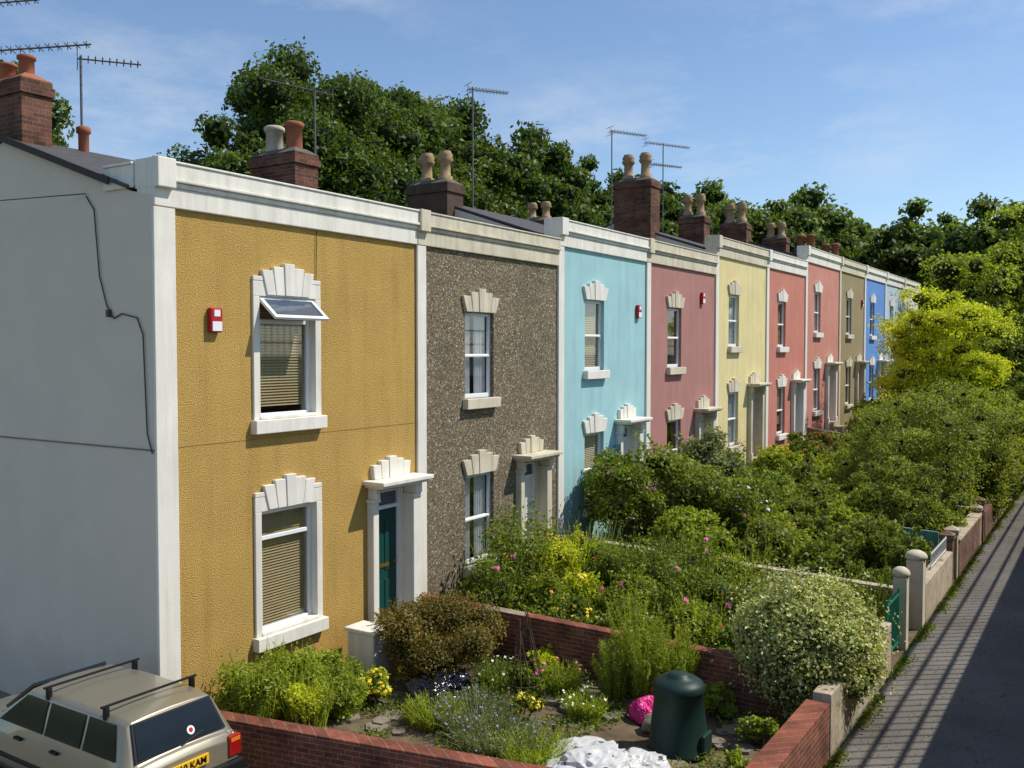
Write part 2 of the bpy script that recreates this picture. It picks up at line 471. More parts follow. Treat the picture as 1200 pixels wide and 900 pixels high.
def window(par, xa, xb, za, zb, trim, surround=False, blind=None, curtain=False, transom=None, vent=False, framecol=WHITE2, bottom=0.0):
    o3 = (0, 0, B)
    t = 0.065
    y0, y1 = 0.08, 0.14
    m = MB(o3)
    m.box(xa, xa + t, y0, y1, za, zb); m.box(xb - t, xb, y0, y1, za, zb)
    m.box(xa + t, xb - t, y0, y1, za, za + t + .02); m.box(xa + t, xb - t, y0, y1, zb - t, zb)
    mid = (za + zb) / 2 if transom is None else transom
    m.box(xa + t, xb - t, y0 + .003, y1 - .003, mid - 0.03, mid + 0.03)
    if transom is None:
        m.box(xa + t, xb - t, y0 - .02, y0 + .002, mid - 0.025, mid + 0.012)
    w = m.obj('window', [framecol], par, bevel=0.006)
    zt_ = (zb - t) if not vent else mid - .03
    m = MB(o3); m.quad((xa + t, .112, za + t), (xb - t, .112, za + t), (xb - t, .112, zt_), (xa + t, .112, zt_))
    m.obj('pane', [GLASS], w)
    m = MB(o3)
    sx = 0.08
    ex = .08 if surround else 0
    m.box(xa - sx - ex, xb + sx + ex, -0.13, 0.08, za - 0.2, za)
    if surround:
        m.box(xa - .02, xb + .02, -0.06, 0.075, za + .002, za + 0.05)
    m.obj('sill', [trim], w, bevel=0.012)
    m = MB(o3)
    if surround:
        m2 = MB(o3)
        m2.box(xa - .12, xa, -0.04, 0.008, za + .001, zb + 0.0); m2.box(xb, xb + .12, -0.04, 0.008, za + .001, zb + 0.0)
        m2.box(xa - .12, xb + .12, -0.037, 0.008, zb + .002, zb + 0.22)
        m2.box(xa - .12, xb + .12, -0.041, 0.008, zb + .224, zb + 0.29)
        m2.obj('surround', [trim], w, bevel=0.008)
        fan(m, (xa + xb) / 2, zb + 0.02, 0.48, (xb - xa) * .76, (xb - xa) * .94, .06, (.76, .88, 1, .88, .76))
    else:
        fan(m, (xa + xb) / 2, zb + 0.01, 0.46, (xb - xa) + .02, (xb - xa) + 0.26)
    m.obj('lintel', [trim], w, bevel=0.008)
    if blind:
        m = MB(o3)
        z = za + 0.06 + bottom
        top = zb - 0.04
        while z < top:
            m.quad((xa + .05, 0.17, z), (xb - .05, 0.17, z), (xb - .05, 0.20, z + 0.036), (xa + .05, 0.20, z + 0.036)); z += 0.043
        m.obj('blind', [blind], w)
    if curtain:
        m = MB(o3)
        for (ca, cb2) in ((xa + .04, xa + (xb - xa) * .42), (xa + (xb - xa) * .58, xb - .04)):
            n = 24; vs = []; fs = []
            for i in range(n + 1):
                x = ca + (cb2 - ca) * i / n; yy = 0.2 + 0.02 * math.sin(i * 1.3)
                vs += [(x, yy, za + .03), (x, yy, zb - .03)]
            for i in range(n): fs.append((2 * i, 2 * i + 2, 2 * i + 3, 2 * i + 1))
            m.add(vs, fs)
        m.obj('curtain', [CURT], w)
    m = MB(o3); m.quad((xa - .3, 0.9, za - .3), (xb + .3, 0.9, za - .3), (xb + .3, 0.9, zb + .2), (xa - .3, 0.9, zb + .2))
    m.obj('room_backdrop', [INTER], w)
    if vent:
        m = MB(o3)
        hh = zb - mid + .12; th = math.radians(50)
        def P(x, d, k):
            return (x, 0.04 - d * math.sin(th) - k * math.cos(th), zb - .03 - d * math.cos(th) + k * math.sin(th))
        def bar(xa_, xb_, d0, d1):
            vs = [P(xa_, d0, 0), P(xb_, d0, 0), P(xb_, d1, 0), P(xa_, d1, 0), P(xa_, d0, .04), P(xb_, d0, .04), P(xb_, d1, .04), P(xa_, d1, .04)]
            m.add(vs, [(0, 3, 2, 1), (4, 5, 6, 7), (0, 1, 5, 4), (1, 2, 6, 5), (2, 3, 7, 6), (3, 0, 4, 7)])
        bar(xa + .02, xb - .02, 0, .06); bar(xa + .02, xb - .02, hh - .06, hh)
        bar(xa + .02, xa + .08, .06, hh - .06); bar(xb - .08, xb - .02, .06, hh - .06)
        v = m.obj('vent_sash', [framecol], w)
        m = MB(o3); m.quad(P(xa + .08, .06, .02), P(xb - .08, .06, .02), P(xb - .08, hh - .06, .02), P(xa + .08, hh - .06, .02))
        m.obj('vent_pane', [CGLD], w)
    return w

def door(par, xa, xb, trim, dcol):
    o3 = (0, 0, B)
    zb = 1.9; z0 = -0.42
    m = MB(o3)
    y = 0.12
    m.box(xa + .05, xb - .05, y, y + .05, z0, 1.55)
    for (pa, pb) in ((0.12, 0.45), (0.55, 0.88)):
        for (qa, qb) in ((0.08, 0.38), (0.46, 0.90)):
            w = xb - xa - .1
            m.box(xa + .05 + pa * w, xa + .05 + pb * w, y - .015, y + .002, z0 + qa * 1.95, z0 + qb * 1.95)
    d = m.obj('door', [dcol], par, bevel=0.006)
    m = MB(o3)
    m.box(xa, xa + .05, y - .04, y + .06, z0, zb); m.box(xb - .05, xb, y - .04, y + .06, z0, zb)
    m.box(xa + .05, xb - .05, y - .04, y + .06, 1.56, 1.62); m.box(xa + .05, xb - .05, y - .04, y + .06, zb - .05, zb)
    m.obj('door_frame', [WHITE2], d)
    m = MB(o3); m.quad((xa + .05, y + .01, 1.62), (xb - .05, y + .01, 1.62), (xb - .05, y + .01, zb - .05), (xa + .05, y + .01, zb - .05)); m.obj('transom_pane', [CGLD], d)
    m = MB(o3); m.box((xa + xb) / 2 - .12, (xa + xb) / 2 + .12, y - .03, y - .014, .55, .61); m.tube((xb - .14, y - .06, .62), (xb - .14, y, .62), .025)
    m.obj('handle', [BRASS], d)
    m = MB(o3)
    for (pa, pb, pr) in ((xa - .14, xa, .14), (xb, xb + .20, .24)):
        m.box(pa, pb, -pr, 0.003, -0.9, 1.74)
        m.box(pa - .02, pb + .02, -pr - .03, 0.005, 1.742, 1.80)
        m.box(pa - .02, pb + .02, -pr - .03, 0.005, -0.9, -0.25)
        m.box(pa + .02, pb - .02, -pr - .05, 0.004, 1.802, 1.995)
    po = m.obj('porch', [trim], par, bevel=0.01)
    m = MB(o3)
    m.box(xa - .25, xb + .30, -0.46, 0.006, 2.05, 2.12)
    m.box(xa - .20, xb + .26, -0.40, 0.004, 2.00, 2.048)
    m.obj('canopy', [trim], po, bevel=0.012)
    m = MB(o3); fan(m, (xa + xb) / 2 + .03, 2.122, 0.36, (xb - xa) * 1.15, (xb - xa) * 1.26, 0.08, (.66, .84, 1, .84, .66))
    m.obj('keystone_block', [trim], po, bevel=0.008)
    m = MB(o3); m.box(xa, xb, -0.35, 0.095, -0.9, -0.43); m.box(xa + .003, xb - .003, -0.7, -0.352, -0.9, -0.62)
    m.obj('door_step', [COP], par)

def chimney(par, x0h, dz, xa, xb, ya, yb, ztop, pots, mats, base=6.4):
    o3 = (0, 0, B)
    m = MB(o3)
    zt = ztop - dz
    m.box(xa, xb, ya, yb, base, zt - .28)
    m.box(xa - .04, xb + .04, ya - .04, yb + .04, zt - .28, zt - .14)
    m.box(xa - .015, xb + .015, ya - .015, yb + .015, zt - .14, zt - .05)
    c = m.obj('chimney', [mats], par, bevel=0.012)
    m = MB(o3)
    vs = [(xa - .01, ya - .01, zt - .05), (xb + .01, ya - .01, zt - .05), (xb + .01, yb + .01, zt - .05), (xa - .01, yb + .01, zt - .05),
          (xa + .15, ya + .15, zt + .06), (xb - .15, ya + .15, zt + .06), (xb - .15, yb - .15, zt + .06), (xa + .15, yb - .15, zt + .06)]
    m.add(vs, [(4, 5, 6, 7), (0, 1, 5, 4), (1, 2, 6, 5), (2, 3, 7, 6), (3, 0, 4, 7)])
    m.obj('flaunching', [GREYST if base < 7 else TERRA], c)
    for (py, hh, r, mm, style) in pots:
        m = MB(o3)
        cx = (xa + xb) / 2
        if style == 'plain':
            prof = [(r * .95, 0), (r * .9, hh * .8), (r * 1.12, hh * .82), (r * 1.12, hh * .95), (r * .9, hh), (r * .7, hh)]
        else:
            prof = [(r * 1.05, 0), (r * 1.05, hh * .18), (r * .78, hh * .22), (r * .72, hh * .6), (r * .95, hh * .64), (r * 1.15, hh * .72), (r * .95, hh * .8), (r * 1.1, hh * .86), (r * .85, hh * .95), (r * .8, hh)]
        m.lathe((cx, py, zt), prof, 18)
        m.obj('chimney_pot', [mm], c)

def house(i, wallm, trim, dcol, label, win=None, dr=None, strip=None):
    x0, x1 = XB[i], XB[i + 1]
    w = x1 - x0; dz = DZ[i]
    e = 0.003
    H = empty('terraced_house', (x0, FY, dz - B), label, 'house', 'terraced houses in a painted row')
    o3 = (0, 0, B)
    wc = win or 1.95
    ww = 0.98
    xa, xb = wc - ww / 2, wc + ww / 2
    da, db = dr or (3.15, 3.95)
    wins = [(xa, xb, 3.36, 5.02), (xa, xb, .12, 1.87)]
    if i == 0:
        xa, xb = 1.77, 2.89; wins = [(xa, xb, 3.28, 5.08), (xa, xb, .10, 1.93)]
    ops = wins + [(da, db, -0.43, 1.9)]
    zb_ = -1.6 - dz
    m = MB(o3)
    xsx = sorted(set([e, w - e] + [a for o in ops for a in o[:2]]))
    zsx = sorted(set([zb_, 6.3] + [a for o in ops for a in o[2:]]))
    for a, b in zip(xsx, xsx[1:]):
        for c, d in zip(zsx, zsx[1:]):
            mx, mz = (a + b) / 2, (c + d) / 2
            if any(o[0] < mx < o[1] and o[2] < mz < o[3] for o in ops): continue
            m.quad((a, 0, c), (b, 0, c), (b, 0, d), (a, 0, d), 0)
    for k, (a, b, c, d) in enumerate(ops):
        D = 0.3
        mi = 1 if (i == 0 or k == 2) else 0
        m.quad((a, 0, c), (a, D, c), (a, D, d), (a, 0, d), mi); m.quad((b, 0, c), (b, 0, d), (b, D, d), (b, D, c), mi)
        m.quad((a, 0, d), (a, D, d), (b, D, d), (b, 0, d), mi); m.quad((a, 0, c), (b, 0, c), (b, D, c), (a, D, c), mi)
    gp = [(0.0, zb_), (7, zb_), (7, 6.25), (3.4, 7.40), (.4, 6.38), (0.0, 6.3)]
    m.add([(e, p[0], p[1]) for p in gp], [tuple(range(6))], 2)
    m.add([(w - e, p[0], p[1]) for p in gp], [tuple(range(6))], 2)
    m.quad((e, 7, zb_), (w - e, 7, zb_), (w - e, 7, 6.25), (e, 7, 6.25), 2)
    m.obj('wall', [wallm, trim, GABLE], H)
    m = MB(o3)
    ov = -0.09 if i == 0 else 0.005
    for (ya, za, yb, zb2) in ((.38, 6.40, 3.4, 7.42), (3.4, 7.42, 7.1, 6.24)):
        m.prism([(ya, za), (yb, zb2), (yb, zb2 + .05), (ya, za + .05)], ov, w - .005, 0, 'x')
    m.obj('roof', [SLATE], H)
    if i == 0:
        m = MB(o3)
        m.prism([(.75, 6.48), (3.4, 7.38), (3.4, 7.48), (.75, 6.58)], -0.115, -0.092, 0, 'x')
        m.obj('verge_board', [DARKV], H)
    m = MB(o3)
    s0 = 0.004
    m.box(s0, w - s0, -0.06, 0.3, 6.16, 6.42)
    m.box(s0 + .001, w - s0 - .001, -0.085, 0.302, 6.422, 6.49)
    m.box(s0, w - s0, -0.13, 0.304, 6.492, 6.54)
    m.box(s0 + .001, w - s0 - .001, -0.10, 0.302, 6.542, 6.73)
    m.box(s0, w - s0, -0.12, 0.32, 6.732, 6.765)
    m.obj('parapet', [trim], H, bevel=0.012)
    m = MB(o3)
    m.box(-.001, 0.28, -0.15, 0.335, 6.40, 6.785)
    m.obj('parapet_block', [trim], H, bevel=.012)
    if i == 0:
        m = MB(o3)
        m.box(-0.05, -0.002, 0.34, .95, 6.42, 6.53); m.box(-0.025, -0.003, 0.34, .95, 6.532, 6.72); m.box(-0.05, .27, 0.34, .97, 6.722, 6.755)
        m.box(0.0, 0.27, 0.34, .95, 6.45, 6.72)
        m.obj('parapet_return', [trim], H, bevel=.008)
    m = MB(o3)
    sw = 0.33 if i == 0 else 0.26
    m.box(-.004 if i == 0 else .008, sw, -0.05, -0.001, zb_, 6.158)
    m.obj('pilaster', [strip or trim], H, bevel=0.01)
    return H, wins, (da, db)

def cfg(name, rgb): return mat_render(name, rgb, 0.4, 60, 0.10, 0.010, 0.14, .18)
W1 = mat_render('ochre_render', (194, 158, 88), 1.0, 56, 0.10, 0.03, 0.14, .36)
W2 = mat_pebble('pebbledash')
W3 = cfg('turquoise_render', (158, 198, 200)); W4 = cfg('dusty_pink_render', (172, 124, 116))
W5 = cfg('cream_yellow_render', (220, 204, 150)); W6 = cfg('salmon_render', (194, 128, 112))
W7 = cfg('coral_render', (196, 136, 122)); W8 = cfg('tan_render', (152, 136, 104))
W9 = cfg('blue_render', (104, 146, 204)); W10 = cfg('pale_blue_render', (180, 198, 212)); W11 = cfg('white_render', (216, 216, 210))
D_GREEN = mat_plain('door_teal', (20, 68, 64), 0.35, 0.05); D_WHITE = mat_plain('door_white', (220, 220, 214), 0.4, 0.03)
D_TAN = mat_plain('door_tan', (140, 96, 60), 0.5, 0.08); D_BLUE = mat_plain('door_blue', (60, 84, 130), 0.4, 0.05); D_RED = mat_plain('door_red', (130, 50, 48), 0.4, 0.05)

specs = [
 (W1, WHITE, D_GREEN, 'ochre yellow rendered end house with white trim', None, (4.24, 5.04)),
 (W2, CREAM, D_WHITE, 'brown pebbledash terraced house with cream stone trim', 2.0, (3.45, 4.2)),
 (W3, WHITE, D_WHITE, 'turquoise rendered terraced house with white trim', 1.8, (3.1, 3.85)),
 (W4, CREAM, D_WHITE, 'dusty pink rendered terraced house with cream lintels', 1.95, (3.65, 4.4)),
 (W5, CREAM, D_TAN, 'cream yellow rendered terraced house with pale trim', 1.75, (3.3, 4.05)),
 (W6, WHITE, D_BLUE, 'salmon red rendered terraced house with white lintels', 1.9, (3.3, 4.05)),
 (W7, WHITE, D_TAN, 'coral rendered terraced house with white parapet', 1.9, (3.4, 4.15)),
 (W8, CREAM, D_RED, 'tan brown rendered terraced house', 1.9, (3.4, 4.15)),
 (W9, WHITE, D_WHITE, 'bright blue rendered terraced house', 1.9, (3.4, 4.15)),
 (W10, WHITE, D_BLUE, 'pale blue rendered terraced house', 1.9, (3.4, 4.15)),
 (W11, WHITE, D_RED, 'white rendered house closing the terrace', 1.9, (3.4, 4.15)),
]
chs = {
 0: ((0.03, .50, 3.0, 4.1), 8.34, [(3.25, .34, .12, TERRA, 'plain'), (3.75, .30, .12, TERRA, 'plain')], BRICKD),
 1: ((-.3, .32, 2.65, 3.85), 8.12, [(2.98, .58, .17, TERRA, 'plain'), (3.52, .56, .18, POTW, 'plain')], BRICKD),
 2: ((-.3, .35, 2.8, 4.0), 8.30, [(3.1, .74, .17, BUFF, 'crown'), (3.65, .74, .17, BUFF, 'crown')], SOOT),
 3: ((-.3, .3, 2.8, 3.8), 7.95, [(3.05, .5, .14, BUFF, 'crown'), (3.5, .5, .14, BUFF, 'crown')], BRICKD),
 4: ((-.35, .35, 2.0, 3.3), 9.75, [(2.35, .85, .19, BUFF, 'crown'), (2.95, .85, .19, BUFF, 'crown')], BRICKD),
 5: ((-.3, .3, 2.2, 3.2), 9.2, [(2.45, .8, .17, BUFF, 'crown'), (2.95, .8, .17, BUFF, 'crown')], BRICKD),
 6: ((-.3, .3, 2.3, 3.4), 9.5, [(2.6, .85, .2, BUFF, 'crown'), (3.1, .85, .2, BUFF, 'crown')], BRICKD),
 7: ((-.3, .3, 2.3, 3.4), 9.45, [(2.6, .7, .2, BUFF, 'crown'), (3.1, .7, .2, BUFF, 'crown')], BRICKD),
 8: ((-.3, .3, 2.3, 3.4), 9.4, [(2.6, .7, .2, TERRA, 'plain'), (3.1, .7, .2, TERRA, 'plain')], BRICKD),
 9: ((-.3, .3, 2.3, 3.4), 9.4, [(2.6, .7, .2, TERRA, 'plain'), (3.1, .7, .2, TERRA, 'plain')], BRICKD),
}
GB = mat_plain('groove_grey', (128, 120, 108), 0.9, 0.1)  # darker warm grey for the strip along the gable's render lap
YD = mat_plain('ochre_dark', (150, 120, 62), 0.9, 0.1)
for i, (wm, tm, dm, lab, win, dr) in enumerate(specs):
    H, wins, dd = house(i, wm, tm, dm, lab, win, dr, strip=WHITE if i in (1, 3, 4) else None)
    for k, (a, b, c, d) in enumerate(wins):
        if i == 0:
            window(H, a, b, c, d, tm, True, BLIND, False, transom=(d - .36 if k == 0 else d - .42), vent=(k == 0), bottom=.12 if k == 0 else 0)
        else:
            window(H, a, b, c, d, tm, False, (BLINDP if i == 2 else BLIND) if i in (2, 7, 5) else None, curtain=(i in (1, 4, 6, 9)), bottom=.3 if (i == 5 and k) else 0)
    door(H, dd[0], dd[1], tm, dm)
    if i in chs:
        (xa, xb, ya, yb), zt, pots, mm = chs[i]
        chimney(H, XB[i], DZ[i], xa, xb, ya, yb, zt, pots, mm, 7.2 if i == 0 else 6.4)
    o3 = (0, 0, B)
    al = {0: (0.86, 0.42), 2: (4.05, .55), 3: (3.85, 1.1), 7: (4.3, .6)}.get(i)
    if al:
        x, dzz = al
        m = MB(o3); m.box(x, x + .20, -0.09, -.001, 4.12 + dzz, 4.46 + dzz)
        a = m.obj('alarm_box', [RED], H, bevel=0.02)
        m = MB(o3); m.box(x + .02, x + .18, -0.097, -.089, 4.14 + dzz, 4.27 + dzz); m.box(x + .05, x + .15, -0.097, -.089, 4.34 + dzz, 4.43 + dzz)
        m.obj('alarm_plate', [WHITE2], a)
    if i == 0:
        m = MB(o3); m.box(-.012, 0.002, 0.0, 7.0, 2.98, 3.0); m.obj('render_lap', [GB], H)
        m = MB(o3); m.box(.335, 5.39, -.005, 0.001, 3.0, 3.008); m.obj('render_joint', [YD], H)
        m = MB(o3)
        pts = [(-.02, 1.38, 6.40), (-.02, 1.2, 6.2), (-.02, 1.1, 5.3), (-.02, .95, 4.9), (-.02, .8, 4.72), (-.02, .62, 4.78), (-.02, .3, 4.72), (-.02, .18, 4.5), (-.02, .12, 3.2), (-.02, .02, 2.95)]
        for a, b in zip(pts, pts[1:]): m.tube(a, b, 0.010, n=6)
        m.obj('cable', [CABLE], H)
        m = MB(o3)
        pts = [(-.02, 1.38, 6.43), (-1.2, 3.0, 6.25), (-3.5, 5.5, 6.4)]
        for a, b in zip(pts, pts[1:]): m.tube(a, b, 0.008, n=6)
        m.obj('overhead_wire', [CABLE], H)
        m = MB(o3); m.box(-.05, -.003, .87, .93, 4.74, 4.84); m.obj('junction_box', [CABLE], H)
        m = MB(o3); m.tube((2.95, -.02, 6.15), (2.93, -.02, 5.35), .006, n=5); m.obj('aerial_lead', [CABLE], H)
        m = MB(o3); m.lathe((1.2, 3.3, 7.3), [(.08, 0), (.08, .4), (.11, .42), (.11, .5), (.08, .52)], 14); m.obj('vent_pipe', [TERRA], H)
        m = MB(o3); m.box(3.28, 3.66, -.85, -.3, -.9, -.16); m.box(3.24, 3.70, -.89, -.26, -.158, -.09); m.obj('step_pier', [WHITE], H, bevel=.02)

m = MB()
for k in range(5): m.box(k * .1, k * .1 + .02, 0, .02, 0, 1.7)
for k in range(14): m.box(-.02, .44, -.016, -.001, .05 + k * .12, .07 + k * .12)
t = m.obj('trellis', [mat_plain('trellis_blue', (40, 84, 110), .6, .1)], loc=(20.72, 10.38, .25), label='blue wooden trellis on the turquoise house wall', cat='trellis')

# ------------------------------------------------------------------ aerials
def aerial(x, y, zt, zb, dirv, ln, n, back=0.25, el=0.22, second=None):
    m = MB(); m.tube((0, 0, 0), (0, 0, zt - zb), .02, n=8)
    A = m.obj('tv_aerial', [METAL], loc=(x, y, zb), label='metal television aerial on a mast above the roofs', cat='aerial'); tag(A, group='television aerials')
    m = MB()
    d = Vector(dirv).normalized(); side = d.cross(Vector((0, 0, 1))).normalized()
    def arr(z, ln):
        c = Vector((0, 0, z)); p0 = c - d * ln * back; p1 = c + d * ln * (1 - back)
        m.tube(p0, p1, .014, n=6)
        for k in range(n):
            p = p0.lerp(p1, (k + .5) / n); hl = el * (1 - .35 * k / n)
            m.tube(p - side * hl + Vector((0, 0, 0)), p + side * hl, .008, n=5)
            m.tube(p - Vector((0, 0, .06)), p + Vector((0, 0, .06)), .008, n=5)
        for sg in (-1, 1):
            m.tube(p0 + Vector((0, 0, .0)), p0 + Vector((0, 0, sg * .12)), .008, n=5)
            m.tube(p0 - side * el + Vector((0, 0, sg * .12)), p0 + side * el + Vector((0, 0, sg * .12)), .007, n=5)
    arr(zt - zb - .04, ln)
    if second: arr(zt - zb - second, ln * .7)
    m.obj('antenna_array', [METAL], A)
aerial(9.0, 14.0, 8.98, 7.3, (.8, -.5, .02), .95, 9, 0.05)
aerial(13.9, 13.7, 9.55, 7.3, (-.75, .66, .16), 1.45, 10, 0.25, .15)
aerial(19.7, 13.9, 10.95, 7.3, (.9, -.5, .03), 1.15, 12, .12)
aerial(26.7, 13.5, 11.2, 7.7, (.9, -.5, 0), 1.4, 12, .05)
aerial(30.2, 13.3, 11.4, 8.2, (.9, -.5, 0), 1.9, 14, .4, .2, .75)
aerial(7.95, 14.75, 8.95, 7.2, (.62, -.78, .1), 1.7, 12, .1, .2)
aerial(7.7, 14.9, 9.6, 7.2, (.62, -.78, .12), 1.2, 9, .1, .2)

# ------------------------------------------------------------------ garden walls
def wallseg(p0, p1, th, zb, zt0, zt1, mats, label, cop=None, name='garden_wall'):
    p0 = Vector((p0[0], p0[1], 0)); p1 = Vector((p1[0], p1[1], 0))
    d = (p1 - p0); L = d.length; ang = math.atan2(d.y, d.x)
    m = MB()
    m.prism([(0, 0), (L, 0), (L, zt1 - zb), (0, zt0 - zb)], -th / 2, th / 2, 0)
    o = m.obj(name, [mats], loc=(p0.x, p0.y, zb), label=label, cat='wall', bevel=.012)
    tag(o, group='garden walls')
    o.rotation_euler = (0, 0, ang)
    if cop:
        m = MB(); m.prism([(-.03, zt0 - zb + .001), (L + .03, zt1 - zb + .001), (L + .03, zt1 - zb + .06), (-.03, zt0 - zb + .06)], -th / 2 - .03, th / 2 + .03, 0)
        m.obj('coping', [cop], o, bevel=.01)
    return o
TEALF = mat_plain('fence_teal', (96, 140, 128), .7, .15, 4, .2, streak=.25)
TIMB = mat_plain('fence_timber', (132, 112, 84), .8, .2, 4, .4)
wallseg((7.95, 9.7), (9.25, 3.2), .24, -1.1, -.38, -.38, BRICK, 'low red brick retaining wall beside the parked car')
wallseg((13.1, 10.35), (13.1, 3.45), .22, -1.1, -.06, -.14, BRICK, 'low red brick wall between two front gardens')
wallseg((18.1, 10.35), (18.1, 3.3), .16, -1.1, .12, -.10, TIMB, 'weathered timber fence between two front gardens', COP)
wallseg((22.75, 10.35), (22.75, 3.3), .08, -1.1, .55, .22, TEALF, 'pale teal painted fence across the gardens')
wallseg((27.8, 10.35), (27.8, 3.3), .2, -1.1, .6, .0, BRICK, 'brick wall between two front gardens', COP)
wallseg((32.8, 10.35), (32.8, 3.3), .2, -1.1, .7, .0, BRICK, 'brick wall between two front gardens', COP)
wallseg((37.7, 10.35), (37.7, 3.3), .2, -1.1, 1.2, .1, BRICK, 'brick wall between two front gardens', COP)
wallseg((9.3, 3.12), (12.0, 3.12), .3, -1.1, -.16, -.16, BRICK, 'red brick garden front wall beside the path')
wallseg((12.2, 3.12), (16.0, 3.12), .24, -1.1, -.12, -.12, COP, 'pale rendered garden front wall beside the path')
RBR = mat_brick('old_brick', (134, 96, 78), (104, 80, 68), (140, 130, 116))
fronts = [(19.0, 22.4), (23.4, 27.4), (28.4, 32.4), (33.4, 37.4), (38.4, 42.6), (43.6, 50), (51, 60)]
for k, (a, b) in enumerate(fronts):
    wallseg((a, 3.08), (b, 3.08), .24, -1.1, -.12 + .05 * (k % 2), -.12 + .05 * (k % 2), RBR if k % 3 else COP, 'weathered low garden front wall along the path', COP if k % 2 else None)

def pier(x, y, h, w, mm, label, cap='round'):
    m = MB(); m.box(-w / 2, w / 2, -w / 2, w / 2, 0, h - .14)
    P = m.obj('gate_pier', [mm], loc=(x, y, -B - .02), label=label, cat='gate pier', bevel=.015); tag(P, group='gate piers along the path')
    m = MB()
    if cap == 'round':
        m.lathe((0, 0, h - .14), [(w * .5, 0), (w * .66, .02), (w * .66, .07), (w * .55, .12), (w * .3, .16), (.01, .17)], 20)
    else:
        m.box(-w / 2 - .03, w / 2 + .03, -w / 2 - .03, w / 2 + .03, h - .139, h - .06)
        m.add([(-w / 2 - .03, -w / 2 - .03, h - .06), (w / 2 + .03, -w / 2 - .03, h - .06), (w / 2 + .03, w / 2 + .03, h - .06), (-w / 2 - .03, w / 2 + .03, h - .06), (0, 0, h + .03)], [(0, 1, 4), (1, 2, 4), (2, 3, 4), (3, 0, 4)])
    m.obj('cap', [mm], P)
m = MB(); m.box(-.055, .055, -.055, .055, 0, .86)
o = m.obj('wall_post', [COP], loc=(12.1, 3.02, -B - .02), label='short pale concrete post at the brick wall end', cat='post', bevel=.015)
pier(17.3, 3.1, 1.42, .23, CREAM, 'cream rendered gate pier with domed cap')
pier(18.75, 3.1, 1.45, .30, CREAM, 'thick cream gate pier with rounded cap')
for (x, h) in ((22.6, 1.2), (23.3, 1.2), (27.6, 1.1), (28.3, 1.2), (32.6, 1.2), (33.3, 1.1), (37.6, 1.2), (38.3, 1.2), (42.8, 1.2), (43.5, 1.2)):
    pier(x, 3.1, h, .25, COP if int(x) % 2 else RBR, 'weathered square gate pier with stone cap', 'square')
def gate(x0, x1, h, mm, label):
    m = MB(); w = x1 - x0
    m.box(0, .04, -.02, .02, .1, h); m.box(w - .04, w, -.02, .02, .1, h); m.box(.04, w - .04, -.015, .015, .15, .19); m.box(.04, w - .04, -.015, .015, h - .12, h - .08)
    n = int(w / .09)
    for k in range(1, n): m.tube((k * w / n, 0, .16), (k * w / n, 0, h - .02), .012, n=6)
    o = m.obj('garden_gate', [mm], loc=(x0, 3.1, -B), label=label, cat='gate'); tag(o, group='garden gates')
GG = mat_plain('gate_green', (40, 120, 96), .5, .05)
gate(16.1, 17.1, 1.1, GG, 'green painted metal garden gate between cream piers')
gate(22.75, 23.15, 1.1, DARKM, 'small dark iron garden gate'); gate(27.75, 28.15, 1.0, WHITE2, 'small white metal garden gate')
m = MB()
for k in range(14): m.tube((k * .15, 0, 0), (k * .15, 0, .36), .009, n=6)
m.box(0, 1.95, -.01, .01, .31, .33); m.box(0, 1.95, -.01, .01, .05, .07)
m.obj('railing', [WHITE2], loc=(20.3, 3.08, -.12), label='short white metal railing on a garden wall', cat='railing')

m = MB(); m.box(-8, 70, -.95, -.55, -1.2, 3.25)
m.obj('boundary_wall', [RBR], label='tall brick boundary wall along the far side of the path', cat='wall')
m = MB()
x = -2.0
while x < 60:
    m.tube((x, -.75, 3.25), (x, -.75, 5.05), .017, n=5); x += .26
m.box(-2, 60, -.79, -.71, 5.05, 5.10); m.box(-2, 60, -.775, -.725, 4.5, 4.55); m.box(-2, 60, -.775, -.725, 3.9, 3.95)
m.obj('railing', [DARKM], label='dark iron railing on top of the boundary wall', cat='railing')

